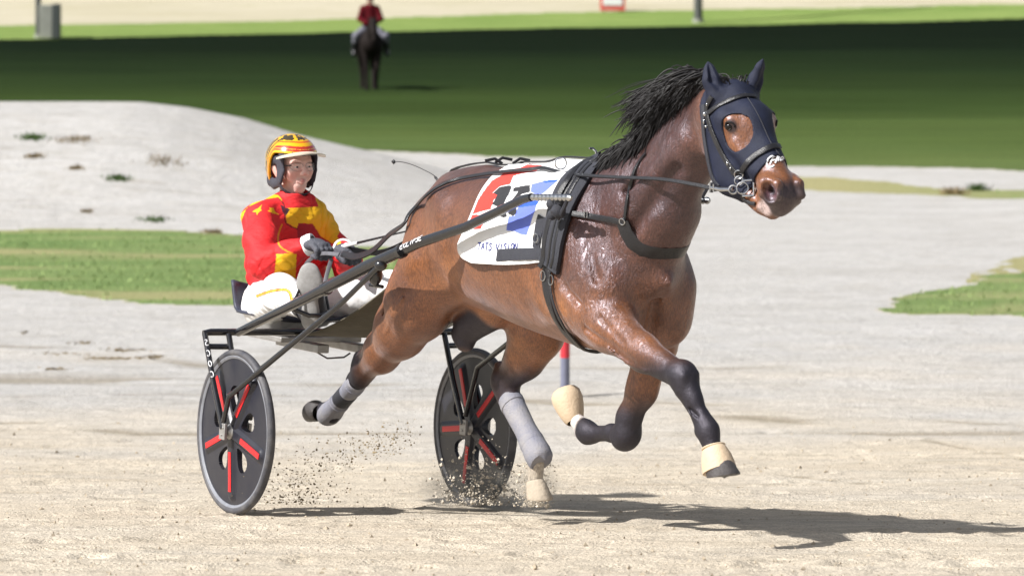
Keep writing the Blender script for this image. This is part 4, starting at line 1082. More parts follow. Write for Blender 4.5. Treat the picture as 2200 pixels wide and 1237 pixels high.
# ------------------------------------------------ mane, forelock, tail
def crest_pt(t):
    f = 2.11 + t * .69; u = 1.9
    return out_ray(f, 0, 1.2, 0, 0, 1.2, [BV_H], -.004)[0]
hm = MB()
def lock(root, pts, w0, rng=RNG):
    c = catmull([np.array(root)] + [np.array(p) for p in pts], 5)
    ph_ = rng.uniform(0, 6.28); a_ = rng.uniform(.002, .010)
    c = [q + np.array((.5, .3, .8)) * (a_ * math.sin(i * .85 + ph_) * min(1, i / 4)) for i, q in enumerate(c)]
    m_ = len(c); rad = [w0 * (1 - (i / (m_ - 1)) ** 1.6) + .0006 for i in range(m_)]
    hm.tube([Vector(q) for q in c], rad, 4, False, 0, .55)
CL = [(RNG.normal(0, .30), RNG.normal(0, .45), RNG.normal(0, .22), RNG.uniform(.7, 1.25), RNG.normal(0, .4)) for _ in range(60)]
for i in range(2400):
    t = RNG.uniform(0, 1) ** .9
    c_ = CL[int(t * 59.9)]
    root = loc_of(crest_pt(t)) + Vector((RNG.normal(0, .004), RNG.normal(.004, .014), 0))
    ln = float(np.interp(t, [0, .15, .3, .45, .6, .75, .9, 1], [.03, .05, .105, .18, .21, .20, .15, .10])) * RNG.uniform(.6, 1.1) * c_[3]
    lift = float(np.interp(t, [0, .2, .5, .8, 1], [.20, .42, .62, .52, .24])) + .5 * c_[2] + RNG.normal(0, .10)
    sd_ = .50 + .6 * c_[0] + RNG.normal(0, .16)
    bk = -.52 + RNG.normal(0, .10) + .25 * c_[2]
    d1 = Vector((bk * .35, sd_ * .35, lift)) * ln * .52
    d2 = d1 + Vector((bk, sd_ * .8 + .35 * c_[1], lift * .15 - .28)) * ln * .48
    d3 = d2 + Vector((bk * .9 + .3 * c_[4], sd_ * .6 - .4 * c_[1] + RNG.normal(0, .2), -.62 + .5 * c_[1] + RNG.normal(0, .2))) * ln * .50
    lock(W(*root), [W(*(root + d1)), W(*(root + d2)), W(*(root + d3))], RNG.uniform(.0025, .0055))
for i in range(1300):                                                     # hair lying over the near side of the crest
    t = RNG.uniform(0, 1)
    root = loc_of(crest_pt(t)) + Vector((RNG.normal(0, .004), .012, .004)); ln = float(np.interp(t, [0, .3, .7, 1], [.10, .135, .085, .03])) * RNG.uniform(.6, 1.15)
    d = Vector((-.50 + RNG.normal(0, .22), .42 + RNG.uniform(0, .3), -.62 + RNG.normal(0, .25))) * ln
    lock(W(*root), [W(*(root + d * .5 + Vector((0, .022, .022)))), W(*(root + d + Vector((0, .012, .006))))], RNG.uniform(.003, .006))
hm.build('mane', M['hair'], horse)
hm = MB()
for i in range(46):                                                      # forelock wisps between the ears
    root = Vector((2.875 + RNG.normal(0, .012), RNG.normal(0, .022), 1.895))
    d = Vector((RNG.uniform(-.10, .02), RNG.normal(0, .05), RNG.uniform(.01, .06)))
    lock(W(*root), [W(*(root + d * .5 + Vector((0, 0, .02)))), W(*(root + d))], .0025)
hm.build('forelock', M['hair'], horse)
hm = MB()
for i in range(160):
    root = Vector((.70 + RNG.normal(0, .008), RNG.normal(0, .02), 1.30 + RNG.normal(0, .015)))
    a = RNG.normal(0, .035); q_ = RNG.uniform(.8, 1.1)
    lock(W(*root), [W(.61, a * .6, 1.24), W(.575 + RNG.normal(0, .02), a, 1.24 - .18 * q_), W(.60 + RNG.normal(0, .02), a * 1.3, 1.24 - .36 * q_)], RNG.uniform(.004, .008))
hm.build('tail', M['hair'], horse)
# ============================================================ SADDLE CLOTH
def noise1(x, s=0): return math.sin(x * 1.7 + s) * .5 + math.sin(x * 3.1 + s * 2.3) * .3 + math.sin(x * 6.3 + s * 1.1) * .2
def pline(pts, n):
    pts = np.array(catmull(pts, 12)); s = np.r_[0, np.cumsum(np.linalg.norm(np.diff(pts, axis=0), axis=1))]; t = np.linspace(0, s[-1], n)
    return np.stack([np.interp(t, s, pts[:, 0]), np.interp(t, s, pts[:, 1])], 1)
def inpoly(x, y, poly):
    c = False; j = len(poly) - 1
    for i in range(len(poly)):
        xi, yi = poly[i]; xj, yj = poly[j]
        if (yi > y) != (yj > y) and x < (xj - xi) * (y - yi) / (yj - yi) + xi: c = not c
        j = i
    return c
RED = [[(400, 236), (470, 165), (610, 140), (570, 218)], [(560, 205), (600, 150), (690, 105), (865, 112), (800, 160), (700, 185), (570, 215)], [(395, 235), (552, 214), (515, 310), (400, 340), (325, 408), (380, 425), (330, 500), (310, 580), (90, 640), (170, 490), (250, 370), (320, 280)],
       [(40, 735), (90, 640), (200, 640), (300, 590), (262, 690), (200, 795), (25, 790)]]
BLUE = [[(750, 310), (880, 278), (1040, 262), (1000, 300), (930, 360), (880, 402), (800, 412), (742, 390)], [(600, 560), (700, 540), (815, 520), (800, 580), (745, 720), (702, 857), (640, 850), (560, 815), (472, 805), (490, 655), (560, 650)]]
DBLUE = [[(620, 530), (690, 478), (845, 462), (822, 522), (700, 545), (605, 560)], [(880, 268), (1055, 256), (1020, 280), (900, 290)]]
BLK = [[(330, 410), (400, 345), (510, 322), (530, 335), (500, 420), (455, 500), (440, 600), (475, 600), (475, 655), (440, 668), (392, 650), (395, 560), (320, 530), (375, 430)],
       [(545, 345), (735, 318), (738, 392), (640, 420), (585, 500), (560, 540), (585, 560), (585, 620), (545, 652), (490, 625), (480, 560), (530, 480), (580, 420), (600, 385), (545, 390)]]
def cloth_col(px, py, a, b):
    x, y = (px - 1000) * 5.154, (py - 340) * 5.154
    w = (.80, .80, .80)
    if a < .025 or b > .985: return w
    for P_, c in ((BLK, (.012, .012, .016)), (DBLUE, (.012, .085, .50)), (BLUE, (.12, .17, .62)), (RED, (.72, .035, .022))):
        for q in P_:
            if inpoly(x, y, q): return c
    return w
rear = pline([(1094, 361), (1062, 384), (1035, 422), (1014, 470), (998, 508), (992, 530), (1002, 552), (1026, 562)], 180)
front = pline([(1264, 350), (1240, 375), (1217, 418), (1197, 460), (1184, 500), (1177, 535), (1175, 555), (1172, 563)], 180)
NA, NB = 150, 180
def cloth_side(px_on):
    pts, ns, cols = [], [], []
    for j in range(NB):
        for i in range(NA):
            a = i / (NA - 1); b = j / (NB - 1)
            q = rear[j] * (1 - a) + front[j] * a + np.array((0, 5 * math.sin(a * math.pi) * b ** 4))
            h = surf(q[0], q[1], 0)
            if h is None: h = surf(q[0], q[1] + 3, 0)
            if h is None: h = surf(q[0], q[1] + 8, 0)
            if h is None: h = (pts[-1], ns[-1])
            flap = .014 * max(0, b - .80) / .2 * (1 - a * .7)
            off = .008 + flap + .0045 * noise1(a * 5 + b * 3, 1) * noise1(b * 6 + a * 2, 4) + .004 * b * noise1(a * 9 - b * 4, 2) + .006 * (1 - a) ** 3
            pts.append(h[0] + h[1] * max(off, .004)); ns.append(h[1]); cols.append(cloth_col(q[0], q[1], a, b))
    return pts, ns, cols
cp, cn, cc = cloth_side(True)
top = [W(loc_of(cp[i])[0], 0, loc_of(cp[i])[2]) for i in range(NA)]
V_, C_, F_ = [], [], []
# right side, then a strip over the spine, then the mirrored left side; a second layer gives thickness
gridrows = [[cp[j * NA + i] for i in range(NA)] for j in range(NB)]
rows = list(reversed(gridrows))
spine = []
for s_ in (.10, .04, -.04, -.10):
    row = []
    for i in range(NA):
        l = loc_of(gridrows[0][i]); k = max(abs(l[1]), .02)
        q = out_ray(l[0], s_ * .0 + l[1] * (s_ / .12), 1.3, 0, 0, 1.0, [BV_H], .010)[0]
        row.append(q)
    spine.append(row)
rows += [spine[0], spine[1], spine[2], spine[3]] + [[mirror(v) for v in r_] for r_ in gridrows]
ccr = [cc[j * NA:(j + 1) * NA] for j in range(NB)]
crow = list(reversed(ccr)) + [ccr[0]] * 4 + [[(.80, .80, .80)] * NA if j > 98 else ccr[j] for j in range(NB)]
V_ = [v for r_ in rows for v in r_]; C_ = [c for r_ in crow for c in r_]
F_ = [(j * NA + i, j * NA + i + 1, (j + 1) * NA + i + 1, (j + 1) * NA + i) for j in range(len(rows) - 1) for i in range(NA - 1)]
M['cloth'] = mat('saddle_cloth', (1, 1, 1), .85, vcol=True, bump=.35, bscale=300, sheen=.15)
cloth = mesh_obj('saddle_cloth', V_, F_, M['cloth'], None, True, C_)
so = cloth.modifiers.new('thickness', 'SOLIDIFY'); so.thickness = .004; so.offset = 0
tag(cloth, 'white saddle cloth with red and blue patches and a large black number', 'saddle cloth')
BV_C = BVHTree.FromPolygons([tuple(v) for v in V_], F_)
CB = [BV_C, BV_H]
M['ink'] = mat('blue_ink', (.012, .02, .16), .5)
b = MB()
def cl_place(i, x, y):
    x0 = 1027 + i * 7.9; t = i / 10
    return surf(x0 + 6.6 * x + 1.5 * y, 522 + t * 3 + (15 if i < 4 else 13) * (1 - y) - (2 if i > 8 else 0), .0032, CB)
write(b, 'TATS VISION', cl_place, .0050)
b.build('lettering', M['ink'], cloth)
cloth_root = cloth

# ============================================================ HARNESS (saddle, girth, breast collar, crupper)
harness = empty('harness', W(1.9, 0, 1.6), 'black harness with padded saddle, girth and breast collar on the bay horse', 'harness')
def both_sides(mb, p_, n_, w, th):
    mb.strap(p_, n_, w, th); mb.strap([mirror(q) for q in p_], [mirror_n(q) for q in n_], w, th)
def over_top(p_, n_):
    """join the right-hand path (top end first) to its mirror over the spine"""
    mp = [mirror(q) for q in reversed(p_)]; mn = [mirror_n(q) for q in reversed(n_)]
    return mp + p_, mn + n_
sad = [(1292, 350), (1262, 366), (1232, 402), (1213, 440), (1202, 480), (1194, 520), (1190, 556), (1184, 574)]
p_, n_ = surf_path(sad, .016, 8, CB)
b = MB(); pp, nn = over_top(p_, n_)
b.strap(pp, nn, .120, .020)
b.build('saddle_pad', M['web'], harness, bevel=0)
b = MB()
for dx, w_ in ((-13, .024), (1, .010), (10, .014)):
    p2, n2 = surf_path([(x + dx, y) for x, y in sad], .026, 8, CB); pp, nn = over_top(p2, n2); b.strap(pp, nn, w_, .005)
b.build('saddle_strap', M['black'], harness, split=True)
gir = [(1180, 560), (1176, 600), (1182, 640), (1194, 676), (1204, 694)]
def girth_path(dx, dy, off):
    p_, n_ = surf_path([(x + dx, y + dy) for x, y in gir], off, 8)
    l = loc_of(p_[-1])
    for t in np.linspace(.15, 1, 9):
        r_ = l[1] * (1 - t); f_ = l[0] + (1.93 - l[0]) * smooth01(t)
        q = out_ray(f_, r_ * .8, 1.12, 0, r_ * 1.2, -.8, [BV_H], off); p_.append(q[0]); n_.append(q[1])
    for _ in range(3):
        p_ = [p_[0]] + [(p_[i - 1] + p_[i] * 2 + p_[i + 1]) / 4 for i in range(1, len(p_) - 1)] + [p_[-1]]
    return p_, n_
b = MB()
p_, n_ = girth_path(0, 0, .010); both_sides(b, p_, n_, .040, .008)
p2, n2 = girth_path(11, -4, .016); both_sides(b, p2, n2, .016, .006)
b.build('girth', M['black'], harness)
b = MB()
for (x, y) in ((1174, 592), (1192, 602)):
    h = surf(x, y, .018); b.torus(h[0], h[1], .019, .0022, 20, 6, sx=.8)
h = surf(1158, 512, .016, CB); b.torus(h[0], h[1], .017, .0022, 20, 6)
h = surf(1206, 456, .03, CB); b.torus(h[0], h[1], .013, .0022, 18, 6)
b.build('buckle', M['steel'], harness, split=True)
# webbing panels on the cloth
b = MB()
p_, n_ = surf_path([(1070, 549), (1100, 547), (1140, 546), (1182, 545)], .006, 6, CB); b.strap(p_, n_, .046, .004)
p_, n_ = surf_path([(1166, 465), (1160, 490), (1156, 515), (1154, 533)], .005, 6, CB); b.strap(p_, n_, .050, .004)
p_, n_ = surf_path([(1178, 468), (1174, 500), (1172, 545)], .010, 6, CB); b.strap(p_, n_, .024, .004)
b.build('webbing', M['web'], harness, split=True)
# breast collar and its neck strap
p_, n_ = surf_path([(1206, 456), (1240, 462), (1280, 467), (1318, 472), (1345, 478)], .012, 6, CB)
b = MB(); both_sides(b, p_, n_, .022, .005)
pc_, nc_ = surf_path([(1340, 477), (1370, 486), (1410, 502), (1450, 520), (1478, 530), (1496, 536)], .008, 7)
l_end = loc_of(pc_[-1])
mid = [out_ray(2.1, r_, l_end[2] - .01, 1.2, r_ * .5, 0, [BV_H], .009) for r_ in np.linspace(.12, -.12, 9)]
keep = [i for i, q in enumerate(pc_) if loc_of(q)[1] > .14]
pr = [pc_[i] for i in keep]; nr = [nc_[i] for i in keep]
path = pr + [q[0] for q in mid] + [mirror(q) for q in reversed(pr)]; nrm = nr + [q[1] for q in mid] + [mirror_n(q) for q in reversed(nr)]
for _ in range(3):
    path = [path[0]] + [(path[i - 1] + path[i] * 2 + path[i + 1]) / 4 for i in range(1, len(path) - 1)] + [path[-1]]
b.strap(path, nrm, .056, .008)
b.build('breast_collar', M['black'], harness)
b = MB()
p_, n_ = surf_path([(1343, 474), (1348, 440), (1354, 405), (1364, 370), (1378, 345), (1390, 330)], .007, 7)
both_sides(b, p_, n_, .013, .004); b.build('neck_strap', M['black'], harness, split=True)
b = MB(); h = surf(1341, 474, .014); b.torus(h[0], h[1], .012, .0025, 18, 6)
for x in (1262, 1268): 
    h = surf(x, 464, .018, CB); b.box(h[0], (h[1], W(1, 0, 0) - W(0, 0, 0), (0, 0, 1)), (.003, .004, .013))
b.build('buckle', M['steel'], harness, split=True)
# crupper strap along the spine, checkrein hook, loose ends
b = MB()
pp = [out_ray(f, 0, 1.2, 0, 0, 1.2, CB, .010) for f in np.linspace(1.93, .78, 26)]
b.strap([q[0] for q in pp], [Vector((0, 0, 1))] * 26, .020, .006)
for f, s in ((1.16, 1), (1.22, -1), (1.30, 1)):
    c = out_ray(f, 0, 1.2, 0, 0, 1.2, CB, .014)[0]; b.tube([c, c + Vector((.03 * s, 0, .02)), c + Vector((.07 * s, 0, .012))], .006, 6)
b.build('crupper_strap', M['black'], harness)
b = MB(); c = out_ray(1.93, 0, 1.2, 0, 0, 1.2, CB, .03)[0]
b.tube([c - Vector((0, 0, .03)), c + Vector((0, 0, .006)), c + Vector((-.012, 0, .018)), c + Vector((-.026, -.005, .018))], .0045, 7)
b.build('check_hook', M['steel'], harness)
b = MB()
tr = surf(1210, 372, .03, CB); TERR = tr[0] + Vector((0, 0, .01))
b.torus(TERR, Vector(W(1, .2, 0) - W(0, 0, 0)), .023, .003, 22, 7); b.torus(mirror(TERR), Vector(W(1, -.2, 0) - W(0, 0, 0)), .023, .003, 22, 7)
b.build('terret', M['steel'], harness, split=True)
# tug lumps that hold the shaft ends
SH_TIP = W(*H(1228, 425, .310)); SH_END = W(*H(1140, 424, .310))
for s in (1, -1):
    b = MB()
    c0 = W(*H(1197, 448, .30))
    for q, rr in (((1188, 438, .30), .026), ((1200, 452, .295), .030), ((1186, 462, .29), .020), ((1205, 432, .295), .018)):
        c = W(*H(*q)); b.ball(c if s > 0 else mirror(c), (rr, rr * .8, rr), 10, 8, jit=.08)
    t0 = W(*H(1192, 425, .310)); t1 = W(*H(1200, 470, .29)); t2 = W(*H(1215, 440, .305)); t3 = W(*H(1222, 418, .310))
    for seg in ([t0, c0, t1], [t1, t2, t3]):
        b.tube([q if s > 0 else mirror(q) for q in seg], .008, 7)
    b.build('shaft_tug', M['web'], harness)

# ============================================================ BRIDLE
bridle = empty('bridle', W(2.9, 0, 1.9), 'black leather bridle with steel bit and rings worn over the dark blue hood', 'bridle')
def br_strap(name, pix, w, off=.006, m=None, th=.005):
    p_, n_ = surf_path(pix, off, 6, BOTH); b = MB(); b.strap(p_, n_, w, th); return b.build(name, m or M['black'], bridle)
br_strap('browband', [(1521, 246), (1533, 236), (1555, 223), (1580, 212), (1602, 207), (1622, 209)], .017)
br_strap('headpiece', [(1521, 250), (1520, 236), (1523, 222), (1530, 208)], .018)
br_strap('cheekpiece', [(1521, 246), (1530, 275), (1545, 310), (1562, 345), (1578, 366), (1590, 374)], .014)
br_strap('cheekpiece', [(1519, 250), (1532, 290), (1550, 330), (1566, 358), (1578, 376)], .010)
br_strap('noseband', [(1592, 372), (1605, 352), (1622, 336), (1645, 322), (1662, 315), (1678, 316)], .021)
br_strap('chin_strap', [(1594, 420), (1602, 430), (1614, 437), (1624, 438)], .014)
b = MB()
def ring_at(mb, px, py, R_, r_=.0026, off=.012, sx=1.0):
    h = surf(px, py, off, BOTH); mb.torus(h[0], (CAMP - h[0]).normalized() * .5 + h[1] * .5, R_, r_, 22, 7, sx=sx); return h[0]
ring_at(b, 1590, 373, .0155); ring_at(b, 1590, 389, .0155)
h = surf(1600, 407, .016, BOTH); BITC = h[0]; v = (CAMP - BITC).normalized() * .7 + h[1] * .3
side = Vector((0, 0, 1)).cross(v).normalized(); upv = v.cross(side).normalized(); v.normalize()
b.torus(BITC, v, .021, .003, 24, 7)
q = [BITC + side * x + upv * y for x, y in ((-.004, .026), (.040, .030), (.042, -.026), (.0, -.028))]
for a_, c_ in zip(q[:-1], q[1:]): b.tube([a_, c_], .0042, 7)
RB = BITC - side * .034 - upv * .006
b.torus(RB, v, .015, .003, 22, 7)
b.tube([BITC + side * .040, BITC + side * .075 + v * -.012], .006, 8)
mB, mR = mirror(BITC), mirror(RB)
b.torus(mB, mirror_n(v), .021, .003, 24, 7); b.torus(mR, mirror_n(v), .015, .003, 22, 7)
b.build('bit', M['steel'], bridle)
b = MB()
for (x, y, w, h_) in ((1519, 246, .013, .017), (1517, 262, .006, .016), (1522, 272, .008, .010), (1566, 352, .006, .012), (1572, 362, .005, .010), (1523, 224, .005, .012)):
    h = surf(x, y, .010, BOTH); b.ball(h[0], (w * .6, w * .5, h_ * .55), 10, 6)
h = surf(1556, 175, .01, BOTH)
for k in range(5):
    c = W(2.872 + .004 * k, .03 - .012 * k, 1.918 - .002 * (k - 2) ** 2); b.ball(c, .006, 8, 6)
b.build('buckle', M['steel'], bridle, split=True)

# ============================================================ REINS and WHIP
R_HAND = Vector(H(704, 530, .125)); L_HAND = Vector(H(742, 533, -.07))
rein = empty('reins', W(*(R_HAND)), 'long dark reins from the gloved hands over the horse to the bit', 'reins')
for s in (1, -1):
    p0 = [W(*H(735, 545, .12)), W(*H(765, 551, .12)), W(*H(800, 538, .125)), W(*H(835, 505, .14)), *[(lambda h, q: h[0] if h else W(*H(q[0], q[1], .235)))(surf(q[0], q[1], .014), q) for q in ((866, 482), (885, 463), (903, 443), (920, 424), (938, 410))]]
    if s < 0: p0 = [W(*L_HAND), W(.0, -.10, 1.10), W(.2, -.12, 1.15), W(.5, -.14, 1.27), W(.7, -.14, 1.37)]
    ov, on = surf_path([(958, 401), (985, 392), (1020, 385), (1070, 378), (1130, 372), (1180, 368)], .016, 5, CB)
    if s < 0: ov = [mirror(q) for q in ov]
    fwd = [W(*H(1212, 372, .14)), W(*H(1260, 377, .16)), W(*H(1330, 381, .15)), W(*H(1420, 385, .135)), W(*H(1490, 396, .12)), W(*H(1535, 405, .11)), RB]
    if s < 0: fwd = [mirror(q) for q in fwd]
    path = [Vector(q) for q in catmull(p0 + ov[::3] + fwd, 6)]
    m_ = len(path); wd_ = []
    for i, q in enumerate(path):
        f = loc_of(q)[0]
        wd_.append(float(np.interp(f, [-.05, .5, .75, 1.0, 1.7, 2.2, 2.75, 3.1], [.026, .034, .026, .014, .014, .012, .014, .018])))
    nv = [Vector((RX, RY, .55)).normalized() if s > 0 else mirror_n(Vector((RX, RY, .55)).normalized())] * m_
    b = MB(); b.strap(path, nv, wd_, .007)
    b.build('rein', M['black'], rein)
b = MB()
h0 = W(*H(1528, 403, .112)); h1 = W(*H(1548, 407, .11))
for c in (h0,):
    b.box(c, (FX_ := Vector((FX, FY, 0)), Vector((0, 0, 1)), Vector((RX, RY, 0))), (.004, .018, .006)); b.box(c + Vector((FX, FY, 0)) * .022, (FX_, Vector((0, 0, 1)), Vector((RX, RY, 0))), (.004, .013, .006))
b.tube([h0, h1, RB], .0075, 8)
b.build('rein_billet', M['steel'], rein)
lp_ = [W(*H(728, 547, .135)), W(*H(690, 545, .15)), W(*H(662, 562, .16)), W(*H(649, 590, .16)), W(*H(655, 615, .17)), W(*H(675, 632, .19)), W(*H(695, 640, .20)), W(*H(700, 600, .15)), W(*H(712, 556, .12))]
lp_ = [Vector(q) for q in catmull(lp_, 7)]
b = MB(); b.strap(lp_, [(CAMP - q).normalized() + Vector((0, 0, .3)) for q in lp_], .018, .005)
b.build('rein_end', mat('worn_leather', (.11, .11, .125), .55, var=.5, vscale=30), rein)

whip = empty('whip', W(*L_HAND), 'thin black driving whip with a white handle, held out over the shaft', 'whip')
w0 = Vector(H(742, 528, -.06)); w1 = Vector(H(885, 494, -.06)); dirw = (w1 - w0)
b = MB(); b.tube([W(*(w0 + dirw * t)) for t in (.18, .6, 1.0, 1.25)], [.0055, .0045, .0032, .002], 8); b.build('whip_stick', M['black'], whip)
b = MB(); b.tube([W(*(w0 + dirw * t)) for t in (-.35, -.1, .0, .19)], [.006, .007, .008, .007], 8); b.ball(W(*(w0 + dirw * .015)), .013, 10, 8)
b.build('whip_handle', M['white'], whip)
b = MB(); pts = [W(*(w0 + dirw * 1.24)), W(*H(925, 440, -.10)), W(*H(942, 407, -.1)), W(*H(936, 381, -.1)), W(*H(912, 366, -.1)), W(*H(885, 354, -.1)), W(*H(862, 348, -.1)), W(*H(848, 348, -.1))]
pts = [Vector(q) for q in catmull(pts, 5)]
b.tube(pts, [.0022] * (len(pts) - 26) + [.005] * 6 + [.0016] * 20 if len(pts) > 32 else .002, 6); b.ball(W(*H(846, 348, -.1)), .009, 8, 6, jit=.25); b.ball(W(*H(936, 382, -.1)), .006, 8, 6)
b.build('whip_lash', M['black'], whip)
# ============================================================ SULKY
M['frame'] = mat('black_enamel', (.011, .011, .014), .22, spec=.6, coat=.5, var=.3, vscale=25)
M['tyre'] = mat('tyre_rubber', (.042, .043, .054), .6, bump=.25, bscale=140, var=.5, vscale=14, varcol=(.17, .16, .15))
M['disc'] = mat('wheel_disc', (.013, .014, .024), .36, var=.5, vscale=9, varcol=(.04, .038, .040))
M['rim'] = mat('alloy_rim', (.22, .23, .26), .35, spec=.6, var=.4, vscale=30)
M['redp'] = mat('red_paint', (.62, .018, .022), .4)
M['seat'] = mat('seat_shell', (.035, .04, .065), .5, var=.3)
M['apron'] = mat('mud_apron', (.075, .066, .046), .85, bump=.3, bscale=50, var=.6, vscale=7, varcol=(.16, .14, .10))
M['alu'] = mat('dull_alloy', (.42, .41, .40), .45, metal=.6, var=.5, vscale=20)
sulky = empty('sulky', W(0, 0, .0), 'black two-wheeled racing sulky with red-spoked disc wheels carrying the driver', 'sulky')
TILT = .052
def S(f, r, h): return W(f, r, h + TILT * r)                 # the track is banked: the sulky leans with it
def mS(v):                                                   # mirror a point of the sulky to its other side
    l = loc_of(v); return W(l[0], -l[1], l[2] - 2 * TILT * l[1])
FV = Vector((FX, FY, 0)); RV = (W(0, 1, TILT) - W(0, 0, 0)).normalized(); UV = FV.cross(RV).normalized()
if UV.z < 0: UV = -UV
RAD = .346
def wheel(s, ph):
    c = S(0, .584 * s, .3455)
    def pt(rad, a, ax): return c + FV * (rad * math.cos(a)) + UV * (rad * math.sin(a)) + RV * (ax * s)
    e = bpy.data.objects.new('wheel', None); COL.objects.link(e); e.location = c; e.parent = sulky; e.matrix_parent_inverse = Matrix.Translation(-sulky.location)
    e.empty_display_size = .05
    def put(mb, name, m):
        o = mb.build(name, m, None); o.parent = e; o.matrix_parent_inverse = Matrix.Translation(-c); return o
    def rev(prof, n=96):
        vs_ = [pt(rd, 2 * math.pi * i / n, ax) for i in range(n) for rd, ax in prof]; k = len(prof)
        fs = [(i * k + j, ((i + 1) % n) * k + j, ((i + 1) % n) * k + (j + 1) % k, i * k + (j + 1) % k) for i in range(n) for j in range(k)]
        b = MB(); b.add(vs_, fs); return b
    put(rev([(RAD - .016 + .016 * math.cos(q), .018 * math.sin(q)) for q in np.linspace(0, 2 * math.pi, 14, endpoint=False)]), 'tyre', M['tyre'])
    put(rev([(RAD - .036, -.012), (RAD - .029, -.015), (RAD - .024, -.012), (RAD - .024, .012), (RAD - .029, .015), (RAD - .036, .012), (RAD - .040, .009), (RAD - .040, -.009)]), 'rim', M['rim'])
    # five-spoked moulded disc with teardrop openings
    R0, R1 = .03, RAD - .038
    holes = []
    def open_(rd, a):
        q = (a - ph - math.pi / 5) % (2 * math.pi / 5) - math.pi / 5          # angle from the middle of the hole
        q = (a - ph) % (2 * math.pi / 5) - math.pi / 5
        lx = rd * math.cos(q) - .138; ly = rd * math.sin(q)
        return (lx / .056) ** 2 + (ly / (.036 + .34 * lx)) ** 2 < 1 and abs(lx) < .055
    NR, NT = 64, 560
    def bulge(rd, a):
        q = (a - ph + math.pi / 5) % (2 * math.pi / 5) - math.pi / 5
        sp = max(0, 1 - abs(q * rd) / .034) * min(1, max(0, (R1 - .015 - rd) / .03))
        return .006 + .012 * max(0, 1 - rd / R1) ** 1.5 + .011 * min(1, sp * 2.2)
    for sgn, nm in ((1, 'disc'),):
        vs_, fs = [], []
        for side_ in (1, -1):
            base = len(vs_)
            for i in range(NR):
                rd = R0 + (R1 - R0) * i / (NR - 1)
                for j in range(NT):
                    a = 2 * math.pi * j / NT
                    vs_.append(pt(rd, a, bulge(rd, a) * side_))
        solid = [[not open_(R0 + (R1 - R0) * (i + .5) / (NR - 1), 2 * math.pi * (j + .5) / NT) for j in range(NT)] for i in range(NR - 1)]
        B2 = NR * NT
        for i in range(NR - 1):
            for j in range(NT):
                if not solid[i][j]: continue
                a, b_, c_, d_ = i * NT + j, i * NT + (j + 1) % NT, (i + 1) * NT + (j + 1) % NT, (i + 1) * NT + j
                fs.append((a, b_, c_, d_)); fs.append((B2 + d_, B2 + c_, B2 + b_, B2 + a))
                for (ii, jj, e0, e1) in ((i - 1, j, a, b_), (i + 1, j, c_, d_), (i, j - 1, d_, a), (i, (j + 1) % NT, b_, c_)):
                    if ii < 0 or ii >= NR - 1 or not solid[ii][jj]:
                        fs.append((e1, e0, B2 + e0, B2 + e1))
        b = MB(); b.add(vs_, fs); put(b, nm, M['disc'])
    for k in range(5):
        a = ph + 2 * math.pi * k / 5
        b = MB(); n_ = 9; tv = -FV * math.sin(a) + UV * math.cos(a)
        for side_ in (1, -1):
            pts = [pt(rd, a, (bulge(rd, a) + .0018) * side_) for rd in np.linspace(.10 if k % 2 else .085, RAD - .095 + .02 * (k % 2), n_)]
            b.strap(pts, [RV * s * side_] * n_, .024, .003)
        put(b, 'spoke_stripe', M['redp'])
    b = MB(); b.tube([c - RV * .045, c - RV * .03, c + RV * .03, c + RV * .045], [.018, .032, .032, .018], 20); b.tube([c - RV * .062, c + RV * .062], .009, 12)
    put(b, 'hub', M['alu'])
    return e
wheel(1, math.radians(-88)); wheel(-1, math.radians(-100))
# forks, arch, braces
AH = .742; AF = -.205
def tubes(name, lists, rad, m=None, n=12):
    for s in (1, -1):
        b = MB()
        for L_ in lists:
            pts = [Vector(q) for q in L_]
            b.tube(pts if s > 0 else [mS(q) for q in pts], rad, n)
        b.build(name, m or M['frame'], sulky)
b = MB(); b.tube([S(AF, .635, AH), S(AF, .60, AH + .004), S(AF, 0, AH + .004), S(AF, -.60, AH + .004), S(AF, -.635, AH)], [.012, .0155, .0155, .0155, .012], 14)
b.build('axle_arch', M['frame'], sulky)
tubes('fork', [[S(AF, .628, AH), S(-.10, .640, .55), S(-.005, .642, .36)], [S(AF + .03, .53, AH), S(-.10, .530, .55), S(-.005, .528, .36)], [S(AF + .035, .535, AH - .055), S(AF + .02, .63, AH - .055)]], .0125)
for s in (1, -1):
    for rr in (.642, .528):
        b = MB()
        c = S(0, rr * s, .348); b.box(c, (FV, UV, RV), (.026, .034, .007))
        for dx, dy in ((-.012, .016), (.012, .016), (0, -.014)): b.tube([c + FV * dx + UV * dy - RV * .011, c + FV * dx + UV * dy + RV * .011], .005, 8)
        b.build('drop_out', M['alu'], sulky, bevel=.002)
BT = W(*H(820, 566, .425)); BJ = S(.36, .53, .74)
BT_ = W(*H(632, 735, .52))
tubes('brace', [[BT, W(*H(735, 650, .47)), BT_, S(.06, .645, .50), S(.01, .645, .39)], [BT_, S(.12, .528, .62), S(.02, .526, .40)]], .0115)
